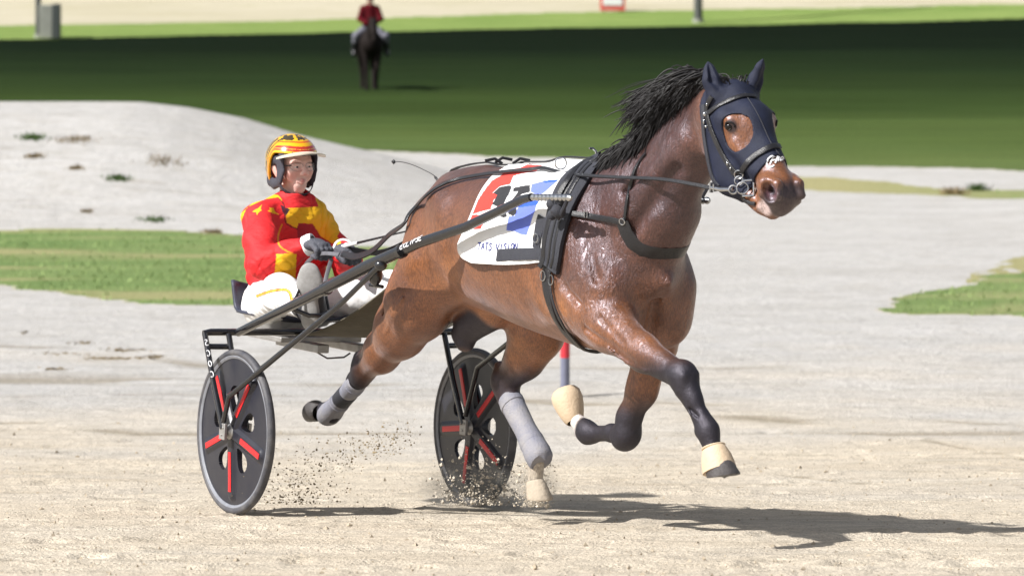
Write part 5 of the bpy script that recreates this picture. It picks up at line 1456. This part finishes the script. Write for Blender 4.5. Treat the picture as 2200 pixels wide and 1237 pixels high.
# shafts
SH = [H(512, 714, .474), H(585, 677, .465), H(660, 640, .455), H(790, 572, .425), H(900, 522, .385), H(1000, 488, .345), H(1080, 450, .322), H(1125, 428, .312), H(1142, 424, .310)]
SHr = [.018, .019, .022, .026, .021, .019, .0185, .0175, .016]
shp = [W(*q) for q in SH]
for s in (1, -1):
    b = MB(); b.tube(shp if s > 0 else [mS(q) for q in shp], SHr, 16); sh = b.build('shaft', M['frame'], sulky)
    b = MB(); e0, e1 = SH_END, SH_TIP
    pts = [e0.lerp(e1, t) for t in np.linspace(-.03, 1, 44)]; rr = [.0105 + .0035 * (i % 4 < 2) for i in range(44)]; rr[-1] = .006
    b.tube(pts if s > 0 else [mS(q) for q in pts], rr, 12)
    o = b.build('shaft_coupling', M['steel'], None); o.parent = sh; o.matrix_parent_inverse = sh.matrix_world.inverted()
    if s > 0:
        b = MB()
        for q in ((700, 620, .44), (862, 540, .405)):
            c = W(*H(*q)); d = (W(*H(q[0] + 40, q[1] - 20, q[2] - .006)) - c).normalized()
            b.tube([c - d * .012, c + d * .012], .0285, 16)
        c = W(*H(818, 570, .425)); b.ball(c, (.026, .020, .022), 12, 8)
        for o_ in b.build('clamp', M['frame'], None, split=True): o_.parent = sh
        b = MB()
        def shaft_place(i, x, y):
            t = (870 + 6.6 * i + 5.6 * x - 790) / 110.0
            a = shp[3].lerp(shp[4], t); n = ((CAMP - a).normalized() + Vector((0, 0, .55))).normalized()
            ax = (shp[4] - shp[3]).normalized(); n = (n - ax * n.dot(ax)).normalized(); upd = n.cross(ax); upd = upd if upd.z > 0 else -upd
            rd = .0225; th = (y - .5) * .9
            return a + (n * math.cos(th) + upd * math.sin(th)) * rd, n * math.cos(th) + upd * math.sin(th)
        write(b, 'ECLIPSE', shaft_place, .0042)
        b.build('lettering', M['white'], None).parent = sh
b = MB()                                                       # pale marks down the near fork
for i, ch in enumerate('OUFSO' if False else 'SCOC'):
    def fk(j, x, y, i=i):
        a = S(AF, .628, AH).lerp(S(-.10, .640, .55), .14 + .22 * i); d2 = (S(-.10, .640, .55) - S(AF, .628, AH)).normalized(); n = (CAMP - a).normalized(); sd = d2.cross(n).normalized()
        return a + d2 * (.026 * (1 - y)) + sd * (.014 * (x - .5)) + n * .0135, n
    write(b, ch, fk, .004)
b.build('lettering', M['white'], sulky)
# seat, its platform, foot stirrups
def shell(pts, faces_dim, name, m, th):
    na, nb = faces_dim
    fs = [(j * na + i, j * na + i + 1, (j + 1) * na + i + 1, (j + 1) * na + i) for j in range(nb - 1) for i in range(na - 1)]
    o = mesh_obj(name, pts, fs, m, sulky); md = o.modifiers.new('thickness', 'SOLIDIFY'); md.thickness = th; md.offset = 0
    return o
pts = []
for j in range(15):
    t = j / 14
    for i in range(13):
        r = (i / 12 - .5) * 2
        f = -.36 - .42 * min(t / .6, 1) - .05 * max(0, t - .6) / .4; h = .765 + .03 * r * r + .13 * max(0, t - .55) ** 1.3 / .35 + .02 * (1 - min(t / .2, 1))
        pts.append(S(f + .05 * r * r * (t > .5), .235 * r * (1 - .1 * t), h))
shell(pts, (13, 15), 'seat', M['seat'], .014)
b = MB()
b.box(S(-.50, .0, .70), (FV, RV, UV), (.17, .20, .012)); b.box(S(-.36, .08, .676), (FV, RV, UV), (.20, .028, .018)); b.box(S(-.36, -.12, .676), (FV, RV, UV), (.20, .028, .018))
b.build('seat_platform', M['alu'], sulky, bevel=.004, split=True)
b = MB()
b.tube([S(AF, .17, AH), S(-.52, .17, .72)], .012, 10); b.tube([S(AF, -.17, AH), S(-.52, -.17, .72)], .012, 10)
b.tube([S(-.30, .05, .655), S(-.22, .03, .63), S(-.16, -.02, .64), S(-.14, -.04, .66)], .004, 8)
b.build('seat_strut', M['frame'], sulky, split=True)
# mud apron slung between the shafts in front of the feet
pts = []; na, nb = 15, 17
ap_top = H(812, 612, .14); 
for j in range(nb):
    t = j / (nb - 1)
    for i in range(na):
        q = i / (na - 1); r = .20 - .05 * t - q * (.60 - .08 * t)
        f = -.19 + t * .72; h = .735 + .26 * t ** 1.5 - .035 * math.sin(math.pi * t) * math.sin(math.pi * q) - .0 * q
        pts.append(W(f, r, h + TILT * r))
shell(pts, (na, nb), 'mud_apron', M['apron'], .006)
b = MB()
for s in (1, -1):
    b.tube([S(.26, .45 * s, .885), S(.30, .39 * s, .86), S(.30, .33 * s, .86), S(.28, .30 * s, .87)], .010, 10)
    b.tube([S(.26, .45 * s, .90), S(.245, .40 * s, .98), S(.245, .33 * s, .985), S(.25, .29 * s, .96), S(.275, .285 * s, .88)], .006, 8)
b.build('foot_stirrup', M['frame'], sulky, split=True)
b = MB(); c = W(*H(806, 590, .40)); b.ball(c, (.030, .04, .045), 14, 10); b.ball(W(*H(817, 574, .40)), (.022, .03, .018), 12, 8); b.tube([W(*H(795, 612, .40)), W(*H(822, 616, .39))], .008, 8)
b.build('rubber_buffer', M['boot_grey'] if False else M['frame'], sulky)
# ============================================================ DRIVER
M['skin'] = mat('skin', (1, 1, 1), .5, vcol=True, bump=.15, bscale=160)
M['jacket'] = mat('silk_jacket', (1, 1, 1), .68, spec=.3, vcol=True, bump=.5, bscale=30, stretch=(1, 1, 2.2))
M['trouser'] = mat('white_trousers', (1, 1, 1), .7, vcol=True, bump=.5, bscale=24, sheen=.1)
M['glove'] = mat('grey_glove', (.075, .078, .098), .7, bump=.5, bscale=120, var=.5, vscale=40)
M['bootl'] = mat('dark_boot', (.03, .03, .036), .55, bump=.3, bscale=80, var=.5)
M['sole'] = mat('dusty_sole', (.30, .295, .29), .85, bump=.15, bscale=200, var=.5, vscale=40)
M['helm'] = mat('helmet_paint', (1, 1, 1), .18, spec=.6, coat=.7, vcol=True)
M['liner'] = mat('helmet_liner', (.045, .045, .06), .8, bump=.4, bscale=260)
M['visor'] = mat('cream_visor', (.70, .64, .52), .25, spec=.6)
gm_, gnt, gb = nt_new('clear_lens')
gb.inputs['Base Color'].default_value = (.9, .9, .92, 1); gb.inputs['Roughness'].default_value = .06; gb.inputs['Alpha'].default_value = .16; gb.inputs['Specular IOR Level'].default_value = .9
M['lens'] = gm_
driver = empty('person', W(-.62, 0, .80), 'driver in red and yellow jacket and painted helmet sitting in the sulky', 'person')
SHR_, SHL_ = (-.575, .172, 1.215), (-.645, -.150, 1.165)
ELR, ELL = (-.315, .285, 1.045), (-.500, -.235, .975)
WRR, WRL = (-.175, .145, 1.130), (-.305, -.095, 1.090)
HIR, HIL = (-.65, .105, .835), (-.65, -.105, .825)
KNR, KNL = (-.20, .27, .925), (-.20, -.27, .915)
ANR, ANL = (.165, .325, .905), (.165, -.325, .895)
def torso(F_, o):
    F_.chain([((-.665, 0, .86), .115 + o), ((-.675, 0, 1.0), .118 + o), ((-.655, 0, 1.14), .125 + o), ((-.60, 0, 1.235), .085 + o)], .06, (.92, 1.25, 1))
    for s_ in (1, -1): F_.cone((-.61, .06 * s_, 1.21), SHR_ if s_ > 0 else SHL_, .080 + o, .062 + o, .05)
def arms(F_, o, k=.035):
    F_.chain([(SHR_, .060 + o), (ELR, .047 + o), (WRR, .030 + o)], k)
    F_.chain([(SHL_, .060 + o), (ELL, .047 + o), (WRL, .030 + o)], k)
def legs_(F_, o):
    F_.cone((-.66, .06, .83), (-.66, -.06, .82), .115 + o, .115 + o, .05)
    F_.chain([(HIR, .092 + o), (KNR, .062 + o), (ANR, .040 + o)], .04)
    F_.chain([(HIL, .092 + o), (KNL, .062 + o), (ANL, .040 + o)], .04)
BL, BH = (-.86, -.46, .66), (.36, .48, 1.60)
# --- body: one continuous figure, face and ears modelled, the rest inside the clothes
DF = Field(BL, BH, .005)
torso(DF, -.012); arms(DF, -.012); legs_(DF, -.014)
DF.chain([((-.625, 0, 1.24), .058), ((-.615, 0, 1.345), .052)], .04)
for s_, wr in ((1, WRR), (-1, WRL)):                             # simple palms inside the gloves
    DF.cone(wr, (wr[0] + .07, wr[1] - .01 * s_, wr[2]), .020, .022, .02, (1, 1.3, .7))
    DF.cone((wr[0] + .09, wr[1] - .01 * s_, wr[2] - .01), (wr[0] + .10, wr[1] - .01 * s_, wr[2] - .04), .012, .010, .01, (1, 2.4, 1))
DF.chain([((.18, .325, .89), .026), ((.22, .33, .99), .024)], .02); DF.chain([((.18, -.325, .88), .026), ((.22, -.33, .98), .024)], .02)
bp_, bq_ = DF.mesh()
HFD = Field((-.75, -.13, 1.26), (-.42, .13, 1.62), .0032)
gx2 = np.stack(np.meshgrid(*HFD.ax, indexing='ij'), -1).reshape(-1, 3)
HFD.D = DF.value(np.clip(gx2, DF.lo, DF.lo + (DF.n - 1.01) * DF.vox)).reshape(HFD.n).astype(np.float32)
hc = (-.605, 0, 1.475)
HFD.cone((-.625, 0, 1.480), (-.585, 0, 1.478), .080, .076, .03, (1.05, .92, 1.05))
HFD.cone((-.575, 0, 1.435), (-.563, 0, 1.368), .065, .044, .03, (.98, .88, 1))
HFD.cone((-.537, .0, 1.364), (-.542, 0, 1.352), .018, .016, .022, (1, 1.35, 1))
for s_ in (1, -1):
    HFD.cone((-.530, .044 * s_, 1.425), (-.545, .043 * s_, 1.40), .017, .015, .025)          # cheekbone
    HFD.cone((-.510, .036 * s_, 1.470), (-.505, .015 * s_, 1.466), .010, .010, .015)       # brow
    HFD.cut((-.500, .035 * s_, 1.448), (-.499, .027 * s_, 1.448), .0095, .0085, .008)
    HFD.cone((-.503, .040 * s_, 1.4545), (-.500, .022 * s_, 1.4555), .0048, .0048, .004); HFD.cone((-.504, .040 * s_, 1.4405), (-.501, .022 * s_, 1.4400), .0040, .0040, .004)        # eye socket
    HFD.cone((-.595, .080 * s_, 1.405), (-.62, .086 * s_, 1.44), .012, .018, .008, (1, .5, 1))   # ear
    HFD.cone((-.491, .013 * s_, 1.418), (-.490, .012 * s_, 1.416), .009, .008, .008)
HFD.cone((-.508, 0, 1.457), (-.484, 0, 1.424), .0085, .0115, .012)                          # nose
for s_ in (1, -1):                                                                          # lips follow the curve of the jaw
    HFD.cone((-.508, 0, 1.3875), (-.519, .021 * s_, 1.3845), .0052, .0034, .009)
    HFD.cone((-.509, 0, 1.3785), (-.521, .018 * s_, 1.3805), .0054, .0034, .009)
    HFD.cut((-.4995, 0, 1.3832), (-.513, .021 * s_, 1.3822), .0020, .0016, .003)
    HFD.cut((-.585, .072 * s_, 1.345), (-.545, .058 * s_, 1.340), .014, .014, .03)
head_p, head_q = HFD.mesh()
# weld: body below the neck cut + the finer head above, in one mesh
def clip_faces(p, q, keep):
    kv = keep(p); fm = kv[q].all(1) if len(q) else np.zeros(0, bool)
    idx = -np.ones(len(p), int); used = np.unique(q[fm]); idx[used] = np.arange(len(used))
    return p[used], idx[q[fm]]
ZC = 1.29
p1_, q1_ = clip_faces(bp_, bq_, lambda p: p[:, 2] < ZC + .004)
p2_, q2_ = clip_faces(head_p, head_q, lambda p: p[:, 2] > ZC - .006)
allp = np.vstack([p1_, p2_]); allq = np.vstack([q1_, q2_ + len(p1_)])
sc_ = np.tile(np.array((.72, .48, .42)), (len(allp), 1))
def spot(c, rad, col, w=1.0):
    d_ = np.linalg.norm((allp - np.array(c)) / np.array(rad), axis=1); k = ss(1.2, .5, d_)[:, None] * w; sc_[:] = sc_ * (1 - k) + np.array(col) * k
for s_ in (1, -1):
    spot((-.515, .042 * s_, 1.41), (.03, .025, .022), (.58, .30, .25), .5); spot((-.50, .031 * s_, 1.466), (.02, .022, .005), (.22, .12, .085), .7)
    spot((-.61, .085 * s_, 1.42), (.03, .02, .03), (.58, .27, .23), .6)
spot((-.500, 0, 1.384), (.014, .024, .011), (.50, .19, .18), .8); spot((-.48, 0, 1.42), (.016, .014, .014), (.60, .28, .24), .6)
spot((-.53, 0, 1.36), (.05, .06, .018), (.46, .29, .25), .35)
body = mesh_obj('body', Wn(allp), allq, M['skin'], driver, True, sc_)
for s_ in (1, -1):
    b = MB(); b.ball(W(-.5110, .031 * s_, 1.4480), (.0105, .0105, .0080), 12, 10); eo = b.build('eye', mat('eye_white', (.62, .60, .58), .2) if 'ew' not in M else M['ew'], driver); M['ew'] = eo.data.materials[0]
    b = MB(); b.ball(W(-.5020, .0305 * s_, 1.4470), (.0052, .0052, .0052), 10, 8); io = b.build('iris', M['eye'], None); io.parent = eo; io.matrix_parent_inverse = eo.matrix_world.inverted()

# --- jacket
def pix_polys(p, polys, cols, nrm):
    X = Wn(p); qx = 1100 + FPX * X[:, 0] / X[:, 1]; qy = HOR + FPX * (CZ - X[:, 2]) / X[:, 1]
    for P_, c in polys:
        x0, y0 = np.min(P_, 0); x1, y1 = np.max(P_, 0)
        for i in np.nonzero((qx > x0) & (qx < x1) & (qy > y0) & (qy < y1) & nrm)[0]:
            if inpoly(qx[i], qy[i], P_): cols[i] = c
def vnormals(p, q):
    a = np.cross(p[q[:, 2]] - p[q[:, 0]], p[q[:, 3]] - p[q[:, 1]]); n = np.zeros_like(p)
    for k in range(4): np.add.at(n, q[:, k], a)
    return n / (np.linalg.norm(n, axis=1)[:, None] + 1e-12)
def facing(p, q):
    X = Wn(p); n = vnormals(X, q); d_ = np.array([0, 0, CZ]) - X
    return (n * d_).sum(1) > 0
def band(a, b, w):
    a, b = np.array(a, float), np.array(b, float); d_ = b - a; n = np.array((-d_[1], d_[0])) / np.linalg.norm(d_) * w
    return [tuple(a + n), tuple(b + n), tuple(b - n), tuple(a - n)]
def lineband(pts, w):
    c = catmull(pts, 4); return [band(c[i], c[i + 1], w) for i in range(len(c) - 1)]
JF = Field((-.90, -.46, .76), (-.08, .48, 1.36), .0036)
torso(JF, .018)
JF.chain([(SHR_, .078), ((-.43, .245, 1.13), .075), (ELR, .066), ((-.25, .215, 1.085), .058), ((WRR[0] - .022, WRR[1] + .018, WRR[2] - .012), .046)], .035)
JF.chain([(SHL_, .070), ((-.575, -.20, 1.07), .062), (ELL, .060), ((-.40, -.17, 1.03), .054), (WRL, .044)], .035)
JF.cone((-.605, 0, 1.25), (-.590, .0, 1.315), .072, .064, .03)                              # collar
JF.cut((-.60, 0, 1.29), (-.570, 0, 1.38), .054, .060, .006)
JF.cut((-.66, 0, .78), (-.66, 0, .70), .20, .3, .03)
x, y, z = JF.ax[0][:, None, None], JF.ax[1][None, :, None], JF.ax[2][None, None, :]
JF.D = JF.D + (.0035 * np.sin(z * 40 + 6 * np.sin(y * 9) + x * 20) * np.sin(x * 13 + y * 9 + 1.2) + .0018 * np.sin(z * 95 + y * 40 + 4 * np.sin(x * 14))).astype(np.float32)
fw = z * 30 + x * 26 + 2.6 * np.sin(y * 17 + x * 9) + 1.4 * np.sin(z * 23 - y * 12)
fw2 = z * 52 - x * 44 + 2.2 * np.sin(y * 25 - z * 8)
JF.D = JF.D + (.0075 * (1 - np.abs(np.sin(fw))) ** 3 * (.5 + .5 * np.sin(x * 19 + y * 15 + 1)) + .0045 * (1 - np.abs(np.sin(fw2))) ** 3 * (.5 + .5 * np.sin(z * 21 + y * 19))).astype(np.float32)
WR_END = np.array(WRR) + (np.array(WRR) - np.array(ELR)) * .03
jp, jq = JF.mesh()
jc = np.tile(np.array((.62, .020, .024)), (len(jp), 1))
fc = facing(jp, jq)
YEL = (.74, .40, .010); ORA = (.70, .26, .008)
neck_ = (jp[:, 2] > 1.268) & (np.abs(jp[:, 1]) < .085)
yoke = (np.abs(jp[:, 1]) < .15) & (jp[:, 2] > 1.12) & ~neck_ & ~fc
jc[yoke] = YEL
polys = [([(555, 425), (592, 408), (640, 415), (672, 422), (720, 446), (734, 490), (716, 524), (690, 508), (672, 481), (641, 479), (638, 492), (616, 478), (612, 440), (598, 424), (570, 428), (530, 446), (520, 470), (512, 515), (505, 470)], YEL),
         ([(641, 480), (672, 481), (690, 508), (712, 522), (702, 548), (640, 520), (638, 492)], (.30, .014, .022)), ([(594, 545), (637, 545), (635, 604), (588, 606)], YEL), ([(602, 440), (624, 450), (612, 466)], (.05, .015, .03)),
         ([(541, 455), (556, 446), (563, 439), (560, 448), (563, 452), (556, 456), (552, 463), (550, 456)], YEL), ([(574, 453), (580, 451), (578, 446), (588, 447), (590, 454), (600, 461), (588, 459)], YEL),
         ([(712, 505), (722, 505), (732, 520), (733, 545), (722, 530), (724, 520), (712, 512)], YEL)]
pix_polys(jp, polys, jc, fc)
jc[neck_] = (.60, .022, .026)
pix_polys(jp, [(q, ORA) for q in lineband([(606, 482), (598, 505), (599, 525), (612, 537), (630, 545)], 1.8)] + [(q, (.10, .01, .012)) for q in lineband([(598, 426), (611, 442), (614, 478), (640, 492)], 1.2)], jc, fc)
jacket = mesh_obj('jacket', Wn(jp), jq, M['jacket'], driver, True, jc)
# --- trousers
TF = Field((-.86, -.46, .68), (.20, .48, 1.06), .0036)
legs_(TF, .016)
TF.D = TF.D + (.004 * np.sin(TF.ax[0][:, None, None] * 48 + TF.ax[2][None, None, :] * 70 + 4 * np.sin(TF.ax[1][None, :, None] * 20)) * np.sin(TF.ax[1][None, :, None] * 33 + TF.ax[0][:, None, None] * 22)).astype(np.float32)
TF.cut((.21, .33, .90), (.28, .34, .90), .08, .12, .006); TF.cut((.21, -.33, .89), (.28, -.34, .89), .08, .12, .006)
for (a, b_) in (((-.30, .30, .98), (-.16, .33, .90)), ((-.08, .34, .95), (-.10, .30, .86)), ((.03, .35, .93), (.02, .30, .87)), ((-.45, .22, .95), (-.36, .27, .86))): TF.cut(a, b_, .006, .004, .02)
tp_, tq_ = TF.mesh(); tcol = np.tile(np.array((.77, .765, .76)), (len(tp_), 1)); ft = facing(tp_, tq_)
for w_, c_ in ((6.0, (.05, .02, .01)), (3.6, (.72, .33, .02))):
    pix_polys(tp_, [(q, c_) for q in lineband([(550, 637), (580, 626), (612, 622), (623, 630), (627, 645)], w_ * .6) + lineband([(634, 662), (645, 671), (660, 677)], w_ * .6)], tcol, ft)
mesh_obj('trousers', Wn(tp_), tq_, M['trouser'], driver, True, tcol)
# --- gloves, five fingers each, closed round the rein
def glove(wr, s_):
    GF = Field((wr[0] - .05, wr[1] - .08, wr[2] - .09), (wr[0] + .16, wr[1] + .08, wr[2] + .06), .0026)
    wx, wy, wz = wr
    cr = wy - .012 * s_
    GF.chain([((wx - .015, wy, wz), .031), ((wx + .035, cr, wz + .004), .034), ((wx + .085, cr - .004 * s_, wz + .002), .030)], .02, (1, 1.25, .72))
    for i, (dr, ln_) in enumerate(((.033, .88), (.011, 1.0), (-.011, 1.0), (-.033, .85))):
        r0 = cr + dr * s_; k0 = (wx + .086, r0, wz + .004); k1 = (wx + .086 + .032 * ln_, r0 - .002 * s_, wz - .014); k2 = (wx + .090 + .020 * ln_, r0 - .003 * s_, wz - .048 * ln_); k3 = (wx + .072, r0 - .003 * s_, wz - .046 * ln_)
        GF.chain([(k0, .0135), (k1, .0125), (k2, .0115), (k3, .0105)], .006)
    GF.chain([((wx + .03, cr - .030 * s_, wz - .008), .0155), ((wx + .065, cr - .044 * s_, wz - .022), .013), ((wx + .098, cr - .036 * s_, wz - .034), .011)], .010)
    a, q_ = GF.mesh(); return mesh_obj('glove', Wn(a), q_, M['glove'], driver)
glove(WRR, 1); glove(WRL, -1)
for wr, el in ((WRR, ELR), (WRL, ELL)):
    d_ = (Vector(wr) - Vector(el)).normalized(); c = Vector(wr)
    v_, f_ = ringed([(c - d_ * .020, .040), (c - d_ * .015, .046), (c + d_ * .012, .047), (c + d_ * .028, .044), (c + d_ * .030, .034)], (0, 0, 1), 22, (1, 1))
    b = MB(); b.add(v_, f_); b.build('cuff', M['cuff'], driver)
# --- boots braced against the stirrups, soles towards the horse
for s_ in (1, -1):
    y_ = .33 * s_
    BF = Field((.08, y_ - .10, .78), (.38, y_ + .10, 1.12), .0042)
    BF.chain([((.12, y_ - .005 * s_, .905), .056), ((.18, y_, .90), .054), ((.225, y_, .875), .044)], .03)
    BF.chain([((.222, y_, .862), .038), ((.215, y_, .88), .042), ((.235, y_, .95), .042), ((.245, y_, 1.02), .036), ((.25, y_, 1.055), .028)], .03)
    def turn(a, s_=s_, y_=y_):
        th = math.radians(38) * s_; x0, y0 = .215, y_; dx, dy = a[:, 0] - x0, a[:, 1] - y0
        w_ = smooth01((a[:, 0] - .16) / .03); t_ = th * w_
        return np.stack([x0 + dx * np.cos(t_) - dy * np.sin(t_), y0 + dx * np.sin(t_) + dy * np.cos(t_), a[:, 2]], 1)
    a, q_ = BF.mesh(); bo = mesh_obj('boot', Wn(turn(a)), q_, M['bootl'], driver)
    SF = Field((.20, y_ - .09, .78), (.36, y_ + .09, 1.14), .0042)
    SF.chain([((.290, y_, 1.062), .036), ((.286, y_, 1.01), .042), ((.274, y_, .955), .031)], .02, (.32, 1, 1))
    SF.chain([((.272, y_, .882), .036), ((.270, y_, .850), .038)], .02, (.42, 1, 1)); SF.cone((.262, y_, .95), (.262, y_, .88), .026, .030, .01, (.22, 1, 1))
    a, q_ = SF.mesh(); o = mesh_obj('sole', Wn(turn(a)), q_, M['sole'], None); o.parent = bo; o.matrix_parent_inverse = bo.matrix_world.inverted()
    b = MB(); v_, f_ = ringed([((.175, y_, .90), .054), ((.18, y_, .899), .0585), ((.205, y_, .896), .0585), ((.21, y_, .895), .052)], (0, 0, 1), 20, (1, 1)); b.add(v_, f_)
    o = b.build('boot_strap', M['web'], None); o.parent = bo; o.matrix_parent_inverse = bo.matrix_world.inverted()
# --- helmet
EF = Field((-.80, -.16, 1.30), (-.42, .16, 1.63), .0034)
gx, gy, gz = np.meshgrid(*EF.ax, indexing='ij')
c0 = (-.612, 0, 1.474); ra = (.134, .114, .116)
zz = np.where(gz < c0[2], (gz - c0[2]) * .62, gz - c0[2])
def ell(o): return (np.sqrt(((gx - c0[0]) / (ra[0] + o)) ** 2 + (gy / (ra[1] + o)) ** 2 + (zz / (ra[2] + o)) ** 2) - 1) * (ra[1] + o)
edge = 1.508 - .150 * smooth01((-.580 - gx) / .085) - .006 * smooth01((gx + .54) / .06)
shell_ = np.maximum(ell(0), -ell(-.012))
EF.D = np.maximum(shell_, (edge - gz) * .8).astype(np.float32)
ep, eq = EF.mesh()
ee = ep[:, 2] - (1.508 - .150 * smooth01((-.580 - ep[:, 0]) / .085) - .006 * smooth01((ep[:, 0] + .54) / .06))
rear_ = ss(-.66, -.70, ep[:, 0]); ed2 = ee * (1 - rear_) + (np.abs(np.hypot(ep[:, 0] + .66, 0) - .0) * .0 + ee * .55) * rear_
ecol = np.tile(np.array((.78, .42, .006)), (len(ep), 1)); RD = np.array((.50, .030, .018))
ecol[(ed2 > .012) & (ed2 < .033)] = RD
ecol[(ed2 > .020) & (ed2 < .0225)] = (.75, .40, .05)
ecol[(ed2 > .046) & (ed2 < .052)] = (.62, .12, .01)
an = np.arctan2(ep[:, 1], ep[:, 0] - c0[0]); fl = .5 + .5 * np.sin(an * 9 + 3 * np.sin(an * 4) + ep[:, 2] * 40); fl2 = np.sin(ep[:, 0] * 95 + 2.2 * np.sin(ep[:, 1] * 60)) * np.sin(ep[:, 1] * 80 + 1 + 3 * np.sin(ep[:, 0] * 50))
ecol[(ed2 > .058) & (fl2 > .12)] = (.022, .020, .012)
ecol[(ed2 > .055) & (ed2 < .075) & (fl > .62)] = (.05, .035, .01)
helmet = mesh_obj('helmet', Wn(ep), eq, M['helm'], driver, True, ecol)
def hchild(mb, name, m):
    o = mb.build(name, m, None); o.parent = helmet; o.matrix_parent_inverse = helmet.matrix_world.inverted(); return o
b = MB()                                                               # visor: a curved peak with thickness
na, nb = 25, 7; vs_ = []
for lay in (0, 1):
    for j in range(nb):
        for i in range(na):
            q = (i / (na - 1) - .5) * 2; a = q * 1.08; t = j / (nb - 1)
            rr_f = .132 + .060 * t * (1 - .15 * q * q); rr_r = .113 + .026 * t
            vs_.append(W(c0[0] + rr_f * math.cos(a), rr_r * math.sin(a) * 1.0, 1.498 + .014 * math.cos(a) ** 2 - .004 * t - .012 * q * q + (.004 if lay == 0 else -.002)))
n0 = na * nb
fs = [(j * na + i, j * na + i + 1, (j + 1) * na + i + 1, (j + 1) * na + i) for j in range(nb - 1) for i in range(na - 1)]
fs += [tuple(n0 + k for k in reversed(f_)) for f_ in fs]
rim_ = [i for i in range(na)] + [j * na + na - 1 for j in range(1, nb)] + [(nb - 1) * na + i for i in reversed(range(na - 1))] + [j * na for j in reversed(range(1, nb - 1))]
fs += [(rim_[(k + 1) % len(rim_)], rim_[k], n0 + rim_[k], n0 + rim_[(k + 1) % len(rim_)]) for k in range(len(rim_))]
b.add(vs_, fs); hchild(b, 'visor', M['visor'])
LF = Field((-.76, -.14, 1.32), (-.46, .14, 1.55), .0036)              # padded liner with ear openings
for s_ in (1, -1):
    LF.chain([((-.575, 0.085 * s_, 1.475), .016), ((-.570, 0.081 * s_, 1.41), .015), ((-.585, 0.079 * s_, 1.378), .016), ((-.62, 0.083 * s_, 1.368), .017), ((-.655, 0.085 * s_, 1.380), .017), ((-.662, 0.089 * s_, 1.44), .017), ((-.60, 0.091 * s_, 1.480), .016)], .010, (1.15, .55, 1.15))
    LF.chain([((-.545, .084 * s_, 1.485), .014), ((-.540, .080 * s_, 1.43), .009), ((-.562, .083 * s_, 1.385), .010)], .008, (1, .6, 1))
LF.chain([((-.555, .082, 1.500), .011), ((-.512, .047, 1.507), .011), ((-.498, 0, 1.509), .011), ((-.512, -.047, 1.507), .011), ((-.555, -.082, 1.500), .011)], .010)
a, q_ = LF.mesh(); o = mesh_obj('liner', Wn(a), q_, M['liner'], None); o.parent = helmet; o.matrix_parent_inverse = helmet.matrix_world.inverted()
b = MB()
cs = [(-.575, .088, 1.375), (-.558, .070, 1.345), (-.545, .040, 1.325), (-.54, 0, 1.318), (-.545, -.040, 1.325), (-.558, -.070, 1.345), (-.575, -.088, 1.375)]
cs = [W(*q) for q in catmull(cs, 5)]; b.strap(cs, [((q - W(-.60, 0, 1.40))).normalized() for q in cs], .015, .004); hchild(b, 'chin_strap', M['liner'])
# --- glasses
b = MB()
for s_ in (1, -1):
    b.tube([W(-.575, .082 * s_, 1.452), W(-.535, .078 * s_, 1.452), W(-.497, .062 * s_, 1.455)], .0028, 6)
    o_ = [W(-.492 - .02 * (abs(y) / .06) ** 2, y * s_, z) for y, z in ((.062, 1.458), (.045, 1.464), (.012, 1.462), (.006, 1.450), (.012, 1.434), (.030, 1.428), (.050, 1.434), (.062, 1.448), (.062, 1.458))]
    b.tube([Vector(q) for q in catmull(o_, 3)], .0006, 5)
gl = b.build('glasses', M['black'], driver)
b = MB()
for s_ in (1, -1):
    ys = np.linspace(.008, .061, 8); zs = np.linspace(1.431, 1.462, 5)
    vv = [W(-.4925 - .02 * (y / .06) ** 2, y * s_, z) for z in zs for y in ys]
    vv2 = [W(-.4945 - .02 * (y / .06) ** 2, y * s_, z) for z in zs for y in ys]
    fs = [(j * 8 + i, j * 8 + i + 1, (j + 1) * 8 + i + 1, (j + 1) * 8 + i) for j in range(4) for i in range(7)]
    b.add(vv, fs)
o = b.build('lens', M['lens'], None); o.parent = gl; o.matrix_parent_inverse = gl.matrix_world.inverted()
